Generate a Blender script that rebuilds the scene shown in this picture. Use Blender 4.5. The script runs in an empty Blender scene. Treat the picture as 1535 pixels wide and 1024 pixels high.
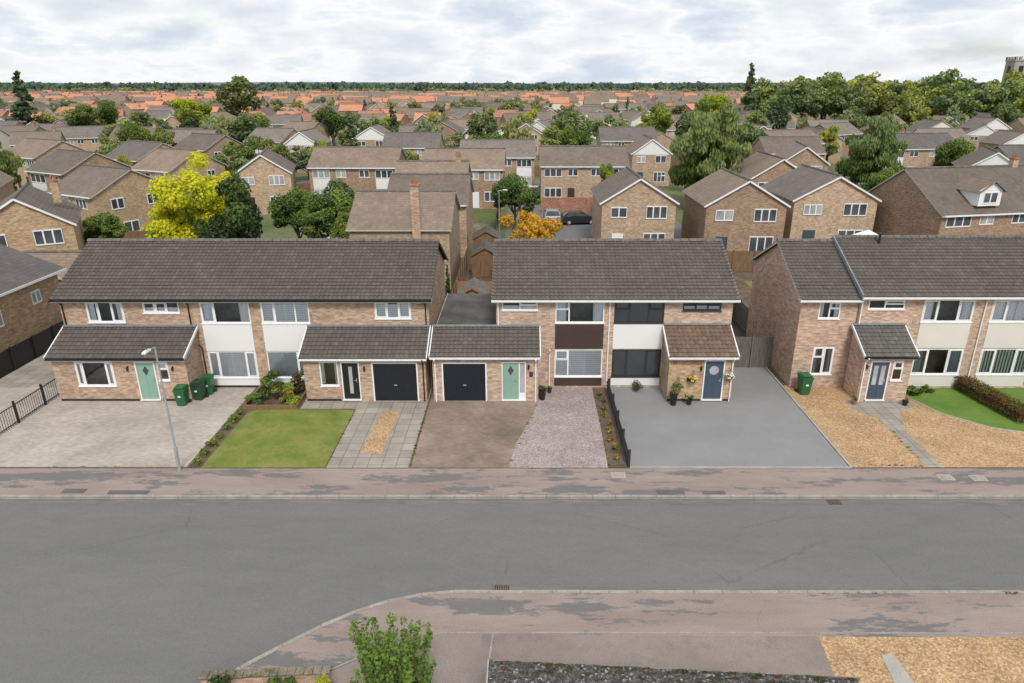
import bpy, math, random
import numpy as np
from mathutils import Vector
R=random.Random(7)
S=bpy.context.scene
COL=S.collection
S.view_settings.view_transform='Standard'
S.view_settings.look='None'
S.view_settings.exposure=0

# ------------------------------------------------------------------ materials
def mk(name):
    m=bpy.data.materials.new(name); m.use_nodes=True
    nt=m.node_tree; b=nt.nodes['Principled BSDF']
    return m,nt,b
def nd(nt,t,**k):
    n=nt.nodes.new(t)
    for a,v in k.items(): setattr(n,a,v)
    return n
def rgba(c): return (c[0],c[1],c[2],1)
def ramp(nt,stops,interp='LINEAR'):
    r=nd(nt,'ShaderNodeValToRGB'); cr=r.color_ramp; cr.interpolation=interp
    while len(cr.elements)<len(stops): cr.elements.new(.5)
    for e,(p,c) in zip(cr.elements,stops):
        e.position=p; e.color=rgba(c) if hasattr(c,'__len__') else (c,c,c,1)
    return r
def noise(nt,vec,scale,detail=4,rough=.6):
    n=nd(nt,'ShaderNodeTexNoise'); n.inputs['Scale'].default_value=scale
    n.inputs['Detail'].default_value=detail; n.inputs['Roughness'].default_value=rough
    nt.links.new(vec,n.inputs['Vector']); return n
def mix(nt,fac,a,b,mode='MIX'):
    n=nd(nt,'ShaderNodeMix',data_type='RGBA',blend_type=mode)
    for sock,v in ((n.inputs[0],fac),(n.inputs[6],a),(n.inputs[7],b)):
        if isinstance(v,(int,float)): sock.default_value=v
        elif isinstance(v,tuple): sock.default_value=rgba(v)
        else: nt.links.new(v,sock)
    return n.outputs[2]
def coord(nt,kind='Object'):
    return nd(nt,'ShaderNodeTexCoord').outputs[kind]
def bump(nt,b,h,strength,dist=.02):
    n=nd(nt,'ShaderNodeBump'); n.inputs['Strength'].default_value=strength; n.inputs['Distance'].default_value=dist
    nt.links.new(h,n.inputs['Height']); nt.links.new(n.outputs[0],b.inputs['Normal'])
def plain(name,c,rough=.6,var=.12,scale=3,metal=0):
    m,nt,b=mk(name); v=coord(nt)
    n=noise(nt,v,scale,5)
    r=ramp(nt,[(.3,tuple(x*(1-var) for x in c)),(.7,tuple(min(1,x*(1+var)) for x in c))])
    nt.links.new(n.outputs[0],r.inputs[0]); nt.links.new(r.outputs[0],b.inputs['Base Color'])
    b.inputs['Roughness'].default_value=rough; b.inputs['Metallic'].default_value=metal
    return m
def mottle(name,c1,c2,scale,fine=30,famt=.35,rough=.9,patch=None,bmp=.3,stretch=(1,1,1),crack=None,mid=0):
    m,nt,b=mk(name); v=coord(nt)
    mp=nd(nt,'ShaderNodeMapping'); mp.inputs['Scale'].default_value=stretch; nt.links.new(v,mp.inputs[0]); vs=mp.outputs[0]
    n=noise(nt,vs,scale,6); r=ramp(nt,[(.35,c1),(.65,c2)]); nt.links.new(n.outputs[0],r.inputs[0])
    col=r.outputs[0]
    if patch:
        for (pc,ps,lo,hi) in patch:
            pn=noise(nt,vs,ps,10,.74); pr=ramp(nt,[(lo,0.0),(hi,.9)]); nt.links.new(pn.outputs[0],pr.inputs[0])
            col=mix(nt,pr.outputs[0],col,pc)
    if mid:
        mn=noise(nt,vs,1.7,8,.75); mr=ramp(nt,[(.3,1-mid),(.7,1+mid)]); nt.links.new(mn.outputs[0],mr.inputs[0]); col=mix(nt,1.0,col,mr.outputs[0],'MULTIPLY')
    if crack:
        wn=noise(nt,v,1.6,7,.75); wv=mix(nt,.35,v,wn.outputs['Color'],'ADD')
        vo=nd(nt,'ShaderNodeTexVoronoi',feature='DISTANCE_TO_EDGE'); vo.inputs['Scale'].default_value=crack; nt.links.new(wv,vo.inputs[0])
        vr=ramp(nt,[(0,.78),(.0022,.88),(.004,1.0)]); nt.links.new(vo.outputs[0],vr.inputs[0])
        gate=noise(nt,v,.25,3); gr=ramp(nt,[(.5,0.0),(.56,1.0)]); nt.links.new(gate.outputs[0],gr.inputs[0])
        cc=mix(nt,gr.outputs[0],(1,1,1),vr.outputs[0]); col=mix(nt,1.0,col,cc,'MULTIPLY')
    fn=noise(nt,v,fine,3,.7); fr=ramp(nt,[(.25,1-famt),(.75,1+famt)]); nt.links.new(fn.outputs[0],fr.inputs[0])
    col=mix(nt,1.0,col,fr.outputs[0],'MULTIPLY')
    nt.links.new(col,b.inputs['Base Color']); b.inputs['Roughness'].default_value=rough
    b.inputs['Specular IOR Level'].default_value=.25
    if bmp: bump(nt,b,fn.outputs[0],bmp)
    return m
def brickmat(name,c1,c2,mortar,w=.225,h=.075,ms=.012,off=.5,patch=.16,rough=.9,rand=False,pb=.24,big=0):
    m,nt,b=mk(name); uv=coord(nt,'UV'); ob=coord(nt)
    t=nd(nt,'ShaderNodeTexBrick'); t.offset=off
    for k,vv in (('Scale',1),('Brick Width',w),('Row Height',h),('Mortar Size',ms),('Mortar Smooth',.2),('Bias',0)): t.inputs[k].default_value=vv
    t.inputs['Color1'].default_value=rgba(c1); t.inputs['Color2'].default_value=rgba(c2); t.inputs['Mortar'].default_value=rgba(mortar)
    nt.links.new(uv,t.inputs['Vector'])
    sn=nd(nt,'ShaderNodeVectorMath',operation='SNAP'); sn.inputs[1].default_value=(w*1.0,h*1.0,1); nt.links.new(uv,sn.inputs[0])
    wn=nd(nt,'ShaderNodeTexWhiteNoise'); nt.links.new(sn.outputs[0],wn.inputs[0])
    wr=ramp(nt,[(0,1-pb),(.5,1.0),(1,1+pb)]); nt.links.new(wn.outputs[0],wr.inputs[0])
    col=mix(nt,1.0,t.outputs[0],wr.outputs[0],'MULTIPLY')
    n=noise(nt,ob,.7,6,.65); r=ramp(nt,[(.3,1-patch),(.7,1+patch)]); nt.links.new(n.outputs[0],r.inputs[0])
    col=mix(nt,1.0,col,r.outputs[0],'MULTIPLY')
    if big:
        n=noise(nt,ob,.3,6,.7); r=ramp(nt,[(.35,1-big),(.65,1+big)]); nt.links.new(n.outputs[0],r.inputs[0]); col=mix(nt,1.0,col,r.outputs[0],'MULTIPLY')
    if rand:
        oi=nd(nt,'ShaderNodeObjectInfo'); rr=ramp(nt,[(0,(.82,.75,.70)),(.5,(1,.98,.95)),(1,(1.25,1.22,1.17))]); nt.links.new(oi.outputs['Random'],rr.inputs[0])
        col=mix(nt,1.0,col,rr.outputs[0],'MULTIPLY')
    nt.links.new(col,b.inputs['Base Color']); b.inputs['Roughness'].default_value=rough
    b.inputs['Specular IOR Level'].default_value=.2
    bump(nt,b,t.outputs[1],-.4,.01)
    return m
def tilemat(name,c1,c2,lichen=(.32,.31,.27),lich=.605,tw=.3,th=.3,rand=False,bumpy=False,am=.17):
    m,nt,b=mk(name); uv=coord(nt,'UV'); ob=coord(nt)
    sn=nd(nt,'ShaderNodeVectorMath',operation='SNAP'); sn.inputs[1].default_value=(tw,th,1); nt.links.new(uv,sn.inputs[0])
    wn=nd(nt,'ShaderNodeTexWhiteNoise'); nt.links.new(sn.outputs[0],wn.inputs[0])
    r=ramp(nt,[(0,c1),(.95,c2),(1,tuple(x*1.15 for x in c2))]); nt.links.new(wn.outputs[0],r.inputs[0])
    n=noise(nt,ob,.5,8,.74); nr=ramp(nt,[(.32,1-am),(.68,1+am)]); nt.links.new(n.outputs[0],nr.inputs[0])
    col=mix(nt,1.0,r.outputs[0],nr.outputs[0],'MULTIPLY')
    bn=noise(nt,ob,1.9,5,.7); brr=ramp(nt,[(.5,0.0),(.68,.32)]); nt.links.new(bn.outputs[0],brr.inputs[0]); col=mix(nt,brr.outputs[0],col,tuple(x*y for x,y in zip(c2,(1.4,1.22,1.05))))
    l=noise(nt,ob,13,5,.75); lr=ramp(nt,[(lich,0.0),(lich+.08,.75)]); nt.links.new(l.outputs[0],lr.inputs[0])
    col=mix(nt,lr.outputs[0],col,lichen)
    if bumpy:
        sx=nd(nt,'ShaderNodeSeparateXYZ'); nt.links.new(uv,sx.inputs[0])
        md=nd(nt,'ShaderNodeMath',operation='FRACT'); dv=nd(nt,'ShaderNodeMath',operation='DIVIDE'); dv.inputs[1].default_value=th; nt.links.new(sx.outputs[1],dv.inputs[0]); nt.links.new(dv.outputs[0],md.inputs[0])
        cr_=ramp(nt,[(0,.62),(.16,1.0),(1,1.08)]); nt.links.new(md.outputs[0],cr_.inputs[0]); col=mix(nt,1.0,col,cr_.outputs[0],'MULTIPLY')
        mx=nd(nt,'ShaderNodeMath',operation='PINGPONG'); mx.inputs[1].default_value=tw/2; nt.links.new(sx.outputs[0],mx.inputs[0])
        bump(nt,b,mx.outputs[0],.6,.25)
    if rand:
        oi=nd(nt,'ShaderNodeObjectInfo'); rr=ramp(nt,[(0,(.76,.75,.79)),(.5,(1.02,.98,.97)),(1,(1.4,1.28,1.18))]); nt.links.new(oi.outputs['Random'],rr.inputs[0])
        col=mix(nt,1.0,col,rr.outputs[0],'MULTIPLY')
    nt.links.new(col,b.inputs['Base Color']); b.inputs['Roughness'].default_value=.85
    b.inputs['Specular IOR Level'].default_value=.3
    return m
def leafmat(name,c,var=.4,trans=.35):
    m,nt,b=mk(name); ob=coord(nt)
    n=noise(nt,ob,1.3,4,.7); r=ramp(nt,[(.3,tuple(x*(1-var) for x in c)),(.7,tuple(x*(1+var) for x in c))]); nt.links.new(n.outputs[0],r.inputs[0])
    oi=nd(nt,'ShaderNodeObjectInfo'); rr=ramp(nt,[(0,(.78,.84,.88)),(.5,(1,1,1)),(1,(1.3,1.15,.8))]); nt.links.new(oi.outputs['Random'],rr.inputs[0])
    col=mix(nt,1.0,r.outputs[0],rr.outputs[0],'MULTIPLY')
    nt.links.new(col,b.inputs['Base Color']); b.inputs['Roughness'].default_value=.7
    b.inputs['Specular IOR Level'].default_value=.15
    tr=nd(nt,'ShaderNodeBsdfTranslucent'); nt.links.new(col,tr.inputs[0])
    ms=nd(nt,'ShaderNodeMixShader'); ms.inputs[0].default_value=trans
    out=nt.nodes['Material Output']
    nt.links.new(b.outputs[0],ms.inputs[1]); nt.links.new(tr.outputs[0],ms.inputs[2]); nt.links.new(ms.outputs[0],out.inputs[0])
    return m
def glassmat(name,tint=(.9,.95,1)):
    m,nt,b=mk(name); nt.nodes.remove(b)
    t=nd(nt,'ShaderNodeBsdfTransparent'); t.inputs[0].default_value=(.95,.97,.98,1)
    g=nd(nt,'ShaderNodeBsdfGlossy'); g.inputs['Roughness'].default_value=.03; g.inputs[0].default_value=rgba(tint)
    f=nd(nt,'ShaderNodeFresnel'); f.inputs[0].default_value=1.5
    n=noise(nt,coord(nt),.8,2)
    a=nd(nt,'ShaderNodeMath',operation='MULTIPLY_ADD'); a.inputs[1].default_value=.14; nt.links.new(n.outputs[0],a.inputs[0]); nt.links.new(f.outputs[0],a.inputs[2])
    ms=nd(nt,'ShaderNodeMixShader'); nt.links.new(a.outputs[0],ms.inputs[0]); nt.links.new(t.outputs[0],ms.inputs[1]); nt.links.new(g.outputs[0],ms.inputs[2])
    nt.links.new(ms.outputs[0],nt.nodes['Material Output'].inputs[0]); return m

BR_L=brickmat('brick_buff_red',(.45,.30,.21),(.32,.19,.13),(.44,.37,.29))
BR_C=brickmat('brick_pink',(.48,.335,.25),(.36,.22,.165),(.48,.41,.33))
BR_G=brickmat('brick_yellow_brown',(.45,.32,.185),(.33,.21,.12),(.42,.34,.24))
BR_B=brickmat('brick_background',(.41,.295,.21),(.30,.20,.14),(.385,.33,.26),rand=True)
BR_R=brickmat('brick_wall_red',(.36,.17,.10),(.27,.12,.07),(.3,.2,.15))
TL=tilemat('roof_tile_dark',(.088,.076,.068),(.108,.093,.083))
TLg=tilemat('roof_tile_grey',(.094,.083,.074),(.115,.102,.091))
TLp=tilemat('roof_tile_porch_grey',(.10,.094,.088),(.135,.127,.118),lich=.585)
TLr=tilemat('roof_tile_brown',(.14,.092,.066),(.19,.133,.098),lich=.63)
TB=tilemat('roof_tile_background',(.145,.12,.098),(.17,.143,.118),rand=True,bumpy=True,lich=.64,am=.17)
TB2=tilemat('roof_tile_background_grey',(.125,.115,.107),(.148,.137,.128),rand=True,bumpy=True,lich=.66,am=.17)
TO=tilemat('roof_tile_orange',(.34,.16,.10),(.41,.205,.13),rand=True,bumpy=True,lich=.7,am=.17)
WHITE=plain('white_paint',(.74,.75,.76),.45,.06)
TRIM=plain('white_verge_trim',(.44,.44,.43),.6,.15,1.5)
PANEL=plain('white_render_panel',(.70,.70,.69),.5,.03,.6)
CREAM=plain('cream_panel',(.62,.60,.55),.5,.04,.6)
BROWNP=plain('brown_panel',(.050,.026,.020),.5,.12,1.5)
BLACK=plain('black_plastic',(.014,.015,.017),.4,.2)
NAVY=plain('navy_metal_door',(.010,.014,.022),.4,.15)
SAGE=plain('sage_green_paint',(.22,.36,.29),.45,.04)
BLUEG=plain('blue_grey_paint',(.05,.075,.11),.4,.05)
DGREY=plain('dark_grey_frame',(.03,.032,.035),.45,.1)
INT=plain('room_interior',(.15,.14,.13),.9,.6,1.2)
CURT=plain('curtain_fabric',(.72,.71,.70),.9,.1,6)
CURTB=plain('curtain_blue_grey',(.26,.31,.37),.9,.1,6)
BLIND=plain('white_blind',(.88,.90,.92),.6,.04)
BLINDG=plain('grey_blind',(.72,.76,.78),.6,.05)
SHUT=plain('grey_shutter',(.13,.14,.15),.6,.08)
LEAD=plain('lead_flashing',(.20,.22,.24),.6,.2,5)
STEEL=plain('galvanised_steel',(.38,.40,.42),.45,.08,metal=.3)
GLASS=glassmat('window_glass')
GLB=plain('window_glass_background',(.07,.08,.09),.10,.7,.35)
GLC=plain('window_curtained_background',(.32,.33,.34),.3,.5,.5)
BING=plain('green_bin_plastic',(.018,.11,.038),.4,.1)
BINB=plain('black_bin_plastic',(.02,.021,.022),.4,.1)
RIDGE=mottle('ridge_tile',(.10,.09,.08),(.17,.155,.14),3,20,.3)
WOODG=mottle('weathered_grey_timber',(.10,.095,.085),(.17,.16,.145),2,20,.3,stretch=(6,6,.6))
WOODB=mottle('brown_timber',(.15,.09,.05),(.23,.15,.09),2,20,.3,stretch=(6,6,.6))
WOODO=mottle('orange_shed_timber',(.26,.12,.055),(.35,.18,.085),2,20,.3,stretch=(6,6,.6))
BARK=mottle('bark',(.07,.055,.04),(.13,.10,.075),3,20,.4)
FELT=mottle('roof_felt',(.07,.07,.07),(.12,.118,.11),.9,30,.3,patch=[((.19,.18,.15),2.2,.58,.68)])
CONC=mottle('concrete_pale',(.30,.285,.265),(.40,.38,.355),1.5,30,.2)
MOSSC=mottle('mossy_coping',(.14,.12,.09),(.26,.22,.175),2,20,.4,patch=[((.07,.08,.03),3,.5,.6)])
ASPH=mottle('asphalt_road',(.138,.137,.136),(.160,.159,.157),.12,38,.32,patch=[((.185,.181,.175),.8,.56,.85),((.122,.121,.121),.22,.52,.80),((.25,.24,.225),5,.71,.77)],stretch=(.4,1.3,1),crack=.13,mid=.06)
ASPHW=mottle('asphalt_worn_edge',(.175,.16,.148),(.145,.142,.137),.7,38,.3,patch=[((.225,.19,.17),1.2,.53,.65),((.13,.13,.13),2.2,.50,.58)],stretch=(.35,1.6,1),mid=.12)
def footmat(name,thr):
    return mottle(name,(.245,.190,.168),(.295,.243,.218),.5,30,.3,patch=[((.138,.136,.135),.62,thr,thr+.025),((.34,.29,.26),3,.64,.74),((.15,.135,.125),6,.63,.70)],stretch=(.36,1.5,1),crack=.5,mid=.08)
FOOT=footmat('pavement_far',.525)
FOOTN=footmat('pavement_near',.535)
PINKC=mottle('pink_concrete_drive',(.21,.17,.153),(.26,.222,.20),.35,28,.25,patch=[((.13,.12,.115),.3,.54,.68)],mid=.08)
KERB=mottle('kerbstone',(.25,.22,.20),(.35,.31,.28),1.5,24,.3)
PAVA=brickmat('block_paving_pale',(.40,.355,.315),(.355,.31,.272),(.33,.29,.25),w=.21,h=.105,ms=.006,patch=.12,pb=.08,big=.13)
PAVC=brickmat('block_paving_brown',(.25,.195,.155),(.225,.172,.138),(.185,.145,.115),w=.21,h=.105,ms=.007,patch=.14,pb=.09,big=.24)
SLAB=brickmat('concrete_slabs',(.31,.28,.245),(.275,.25,.22),(.17,.155,.12),w=.6,h=.6,ms=.018,off=0,patch=.2,pb=.08)
RESIN=mottle('grey_resin',(.212,.213,.216),(.242,.244,.248),.35,34,.16,rough=.8,mid=.03)
EARTH=mottle('garden_soil',(.09,.065,.045),(.15,.11,.08),1.5,14,.4)
def gravel(name,stops,scale):
    m,nt,b=mk(name); v=coord(nt); t=nd(nt,'ShaderNodeTexVoronoi'); t.inputs['Scale'].default_value=scale; nt.links.new(v,t.inputs[0])
    sx=nd(nt,'ShaderNodeSeparateColor'); nt.links.new(t.outputs['Color'],sx.inputs[0])
    r=ramp(nt,stops); nt.links.new(sx.outputs[0],r.inputs[0])
    n=noise(nt,v,.8,5); nr=ramp(nt,[(.3,.8),(.7,1.15)]); nt.links.new(n.outputs[0],nr.inputs[0])
    dr=ramp(nt,[(.0,1.15),(.5,.75)]); nt.links.new(t.outputs['Distance'],dr.inputs[0])
    col=mix(nt,1.0,mix(nt,1.0,r.outputs[0],nr.outputs[0],'MULTIPLY'),dr.outputs[0],'MULTIPLY')
    nt.links.new(col,b.inputs['Base Color']); b.inputs['Roughness'].default_value=.9
    bump(nt,b,t.outputs['Distance'],-.6,.03); return m
GRAVO=gravel('orange_gravel',[(0,(.34,.20,.10)),(.5,(.49,.31,.15)),(1,(.62,.45,.28))],18)
GRAVP=gravel('pink_gravel',[(0,(.28,.215,.20)),(.5,(.37,.30,.285)),(1,(.50,.43,.41))],20)
GRAVD=gravel('dark_roof_chippings',[(0,(.03,.028,.025)),(.6,(.085,.08,.075)),(.9,(.14,.13,.12)),(1,(.4,.38,.36))],20)
LAWN=mottle('lawn_grass',(.11,.155,.028),(.20,.21,.055),.9,45,.4,patch=[((.27,.235,.09),1.3,.54,.72),((.09,.14,.028),2.5,.6,.7)])
LAWN2=mottle('lawn_grass_green',(.085,.165,.028),(.135,.22,.04),.7,45,.4)
GROUND=mottle('ground_gardens',(.08,.11,.04),(.15,.16,.07),.12,3,.3,patch=[((.22,.205,.175),.06,.55,.6),((.09,.13,.035),.02,.55,.6)])
FIELD=mottle('far_fields',(.26,.27,.09),(.15,.19,.07),.004,.4,.15,patch=[((.36,.33,.11),.006,.52,.57)])
HAZE=mottle('hazed_hill_blue',(.13,.17,.165),(.16,.20,.19),.003,.1,.1)  # distance haze is put into the hill colour itself

def lf(n,c,**k): return leafmat('leaf_'+n,c,**k)
L_DK=lf('dark_green',(.06,.092,.033)); L_MD=lf('mid_green',(.12,.175,.045)); L_LT=lf('light_green',(.20,.275,.06))
L_YL=lf('lime_yellow',(.38,.45,.04)); L_Y2=lf('bright_yellow',(.58,.60,.05),var=.2,trans=.45); L_OR=lf('orange',(.48,.31,.05)); L_GG=lf('grey_green',(.225,.285,.11)); L_RD=lf('russet',(.17,.095,.05)); L_BR=lf('bright_laurel',(.155,.25,.045))
F_DK=lf('hazed_dark_green',(.105,.14,.072)); F_MD=lf('hazed_mid_green',(.165,.22,.09)); F_LT=lf('hazed_light_green',(.25,.31,.11)); F_YL=lf('hazed_lime',(.42,.43,.075)); F_GG=lf('hazed_grey_green',(.275,.315,.175))  # paler leaf copies for far trees, distance haze mixed into the colour
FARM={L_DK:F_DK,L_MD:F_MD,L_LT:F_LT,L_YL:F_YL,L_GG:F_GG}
L_FAR=lf('far_hazy',(.15,.20,.12)); L_FAR2=lf('far_hazy_light',(.30,.32,.13)); L_FAR3=lf('hazed_horizon_blue',(.15,.20,.18),var=.2)  # woodland belts: aerial haze painted into the leaf colours
FLW=plain('flower_petals_white',(.7,.66,.6),.7,.1); FLP=plain('flower_petals_pink',(.55,.12,.18),.7,.3); FLYW=plain('flower_petals_yellow',(.65,.5,.08),.7,.2)
TERRA=plain('terracotta_pot',(.30,.12,.06),.8,.1)

# ------------------------------------------------------------------ mesh builder
class MB:
    def __init__(s,org=(0,0,0)): s.o=Vector(org); s.v=[]; s.f=[]; s.m=[]; s.uv=[]; s.mats=[]
    def mi(s,m):
        if m not in s.mats: s.mats.append(m)
        return s.mats.index(m)
    def face(s,pts,mat,uv=None):
        i=len(s.v); P=[Vector(p) for p in pts]; s.v+=[tuple(p-s.o) for p in P]; s.f.append(tuple(range(i,i+len(P)))); s.m.append(s.mi(mat))
        if uv is None:
            n=(P[1]-P[0]).cross(P[2]-P[0])
            if n.length<1e-9: n=Vector((0,0,1))
            n.normalize()
            u=Vector((-n.y,n.x,0)) if abs(n.z)<.995 else Vector((1,0,0)); u.normalize(); w=n.cross(u)
            uv=[(p.dot(u),p.dot(w)) for p in P]
        s.uv.append(uv)
    def box(s,x0,x1,y0,y1,z0,z1,mat):
        if x0>x1:x0,x1=x1,x0
        if y0>y1:y0,y1=y1,y0
        a=[(x0,y0,z0),(x1,y0,z0),(x1,y1,z0),(x0,y1,z0),(x0,y0,z1),(x1,y0,z1),(x1,y1,z1),(x0,y1,z1)]
        for q in ((0,1,5,4),(1,2,6,5),(2,3,7,6),(3,0,4,7),(4,5,6,7),(3,2,1,0)): s.face([a[k] for k in q],mat)
    def beam(s,p0,p1,w,h,mat):
        p0=Vector(p0);p1=Vector(p1);d=(p1-p0).normalized()
        sd=d.cross(Vector((0,0,1)))
        if sd.length<1e-4: sd=Vector((1,0,0))
        sd.normalize(); up=sd.cross(d)
        a=[]
        for p in (p0,p1):
            for sx,sz in ((-1,-1),(1,-1),(1,1),(-1,1)): a.append(p+sd*(w/2*sx)+up*(h/2*sz))
        for q in ((0,1,5,4),(1,2,6,5),(2,3,7,6),(3,0,4,7),(4,5,6,7),(3,2,1,0)): s.face([a[k] for k in q],mat)
    def cyl(s,p0,p1,r0,r1,mat,n=8,caps=True):
        p0=Vector(p0);p1=Vector(p1);d=(p1-p0).normalized(); a=d.cross(Vector((0,0,1)))
        if a.length<1e-3:a=Vector((1,0,0))
        a.normalize(); b=d.cross(a)
        A=[p0+(a*math.cos(t)+b*math.sin(t))*r0 for t in [2*math.pi*k/n for k in range(n)]]
        B=[p1+(a*math.cos(t)+b*math.sin(t))*r1 for t in [2*math.pi*k/n for k in range(n)]]
        for k in range(n): s.face([A[k],A[(k+1)%n],B[(k+1)%n],B[k]],mat)
        if caps: s.face(B,mat); s.face(A[::-1],mat)
    def prism(s,pts,z0,z1,mat,side=None):
        n=len(pts); s.face([(p[0],p[1],z1) for p in pts],mat)
        for k in range(n):
            a=pts[k];b=pts[(k+1)%n]; s.face([(a[0],a[1],z0),(b[0],b[1],z0),(b[0],b[1],z1),(a[0],a[1],z1)],side or mat)
    def obj(s,name,parent=None,smooth=False,**kw):
        me=bpy.data.meshes.new(name); me.from_pydata(s.v,[],s.f)
        for m in s.mats: me.materials.append(m)
        me.polygons.foreach_set('material_index',s.m)
        l=me.uv_layers.new(name='UVMap'); flat=[c for f in s.uv for u in f for c in u]; l.data.foreach_set('uv',flat)
        if smooth: me.polygons.foreach_set('use_smooth',[True]*len(s.f))
        me.update()
        o=bpy.data.objects.new(name,me); COL.objects.link(o)
        if parent: o.parent=parent
        else: o.location=s.o
        for k,v in kw.items(): o[k]=v
        return o
def empty(name,loc,label,cat,group=None):
    o=bpy.data.objects.new(name,None); o.empty_display_size=.5; o.location=loc; COL.objects.link(o); o['label']=label; o['category']=cat
    if group:o['group']=group
    return o
def structure(name,pts,z0,z1,mat,side=None):
    b=MB()
    if z0 is None: b.face([(p[0],p[1],z1) for p in pts],mat)
    else: b.prism(pts,z0,z1,mat,side)
    return b.obj(name,kind='structure')
def rect(x0,x1,y0,y1): return [(x0,y0),(x1,y0),(x1,y1),(x0,y1)]
def copy_thing(root,loc,rot=0,scale=1,group=None):
    def cp(o,par):
        c=o.copy(); COL.objects.link(c)
        if par is not None: c.parent=par
        for ch in o.children: cp(ch,c)
        return c
    n=cp(root,None); n.location=loc; n.rotation_euler=(0,0,rot); n.scale=(scale,)*3 if not hasattr(scale,'__len__') else scale
    if group: n['group']=group; root['group']=group
    return n

# ------------------------------------------------------------------ ground and roads
structure('ground',rect(-4000,4000,-300,6000),None,-.13,GROUND)
structure('far_fields',rect(-3500,3500,620,5900),None,-.12,FIELD)
structure('road',rect(-300,300,-120,22.86),None,-.112,ASPH)
def ragged(x0,x1,ya,yb,amp,flip):
    g=random.Random(4 if flip else 9); x=x0; top=[]
    while x<x1: top.append((x,(ya if flip else yb)+g.uniform(-amp,amp))); x+=g.uniform(.25,.9)
    return ([(x0,yb)]+top+[(x1,yb)]) if flip else ([(x0,ya)]+top+[(x1,ya)])
structure('worn_road_edge',ragged(-60,60,22.45,22.8,.12,True)[::-1],None,-.107,ASPHW)
structure('worn_road_edge',ragged(-2.2,60,17.5,17.8,.10,False),None,-.107,ASPHW)
structure('front_garden_ground',rect(-60,80,24.85,62),-.13,-.012,EARTH)
structure('pavement',rect(-300,300,22.92,24.9),-.12,0,FOOT,KERB)
near=[(300,17.3),(0,17.42),(-2.2,17.42),(-3.2,17.3),(-4.2,17.0),(-5.1,16.55),(-6.0,15.95),(-6.9,15.2),(-7.8,14.4),(-8.6,13.4),(-9.1,12.3),(-9.4,11),(-9.5,5),(-9.5,-60),(300,-60)]
structure('near_pavement',near[::-1],-.12,0,FOOTN,KERB)
kb=MB()
def kerbline(pts,w=.13,top=.012,step=.9):
    for a,b in zip(pts,pts[1:]):
        a=Vector((a[0],a[1],top-.07));b=Vector((b[0],b[1],top-.07));L=(b-a).length;n=max(1,int(L/step))
        for k in range(n):
            p=a.lerp(b,k/n);q=a.lerp(b,(k+1)/n-.012/L); kb.beam(p,q,w,.14+R.uniform(-.008,.008),KERB)
kerbline([(-90,22.86),(90,22.86)]); kerbline([(90,17.36),(0,17.48),(-2.2,17.48)]+[(p[0]-.03,p[1]+.05) for p in near[3:13]])
kerbline([(-70,24.93),(-24,24.93)],.05,.014)
kerbline([(-2.4,15.75),(90,15.6)],.05,.010,1.2)
kerbline([(-.9,15.7),(-1.3,10)],.05,.010,1.2)
kerbline([(-2.4,15.75),(-4.2,15.1),(-5.6,14.2)],.05,.010,1.2)
kb.obj('kerb',kind='structure')
structure('pink_concrete_driveway',[(-5.6,14.15),(-5.9,5),(8.45,5),(8.55,15.6),(-2.3,15.7),(-4.1,15.05)],None,.005,PINKC)
structure('near_gravel_driveway',[(8.6,15.58),(8.45,14),(8.6,5),(60,5),(60,15.5)],None,.009,GRAVO)
structure('concrete_slab_path',[(10.1,14.9),(9.9,13.4),(10.2,11),(10.7,11),(10.55,13.4),(10.45,14.9)],None,.014,CONC)
structure('block_paved_driveway',rect(-28,-14.2,24.95,33.05),None,.002,PAVA)
structure('front_lawn',[(-13.55,24.98),(-8.35,24.98),(-8.35,30.3),(-9.2,30.45),(-13.2,30.4),(-13.55,30)],-.01,.012,LAWN)
structure('slab_paved_driveway',[(-8.3,24.95),(-4.85,24.95),(-4.85,33),(-11.1,33),(-11.1,30.5),(-8.3,30.5)],None,.004,SLAB)
structure('driveway_gravel_strip',[(-7.15,26.2),(-6.2,26.0),(-6.1,30.2),(-6.95,30.3)],None,.009,GRAVO)
structure('brown_block_driveway',[(-4.75,24.95),(-.65,24.95),(-.35,27),(.3,29.3),(.75,31.35),(.75,33),(-4.75,33)],None,.004,PAVC)
structure('pink_gravel_driveway',[(-.65,24.95),(3.55,24.95),(3.7,33.1),(.7,33.1),(.75,31.35),(.3,29.3),(-.35,27)],None,.002,GRAVP)
structure('grey_resin_driveway',rect(4.5,13.7,25.02,40),None,.006,RESIN)
structure('orange_gravel_driveway',rect(13.85,31,24.98,33.3),None,.003,GRAVO)
structure('slab_path',[(16.95,24.98),(17.6,24.98),(17.75,28.2),(18.5,30.2),(19.6,30.8),(19.6,31.5),(16.4,31.5),(16.3,30.6),(17.1,29.4)],None,.008,SLAB)
structure('side_lawn',[(20,33.1),(19.7,31.8),(20.4,30),(21.9,28.5),(24.3,27.6),(31,27.2),(31,33.1)],-.01,.014,LAWN2)
eb=MB()
for p,q in (((4.46,24.97),(13.75,24.97)),((13.78,24.97),(13.78,36))): eb.beam((p[0],p[1],-.03),(q[0],q[1],-.03),.09,.11,CONC)
for p,q in (((-14.12,24.95),(-14.12,31.2)),((-28,24.96),(-14.2,24.96))): eb.beam((p[0],p[1],-.03),(q[0],q[1],-.03),.08,.1,RIDGE)
ar=[(19.7,31.8),(20.4,30),(21.9,28.5),(24.3,27.6),(31,27.2)]
for p,q in zip(ar,ar[1:]): eb.beam((p[0],p[1],-.01),(q[0],q[1],-.01),.07,.09,CONC)
eb.obj('driveway_edging',kind='structure')
structure('parking_court',rect(-2,13.4,64,92),None,-.118,ASPH)
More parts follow.
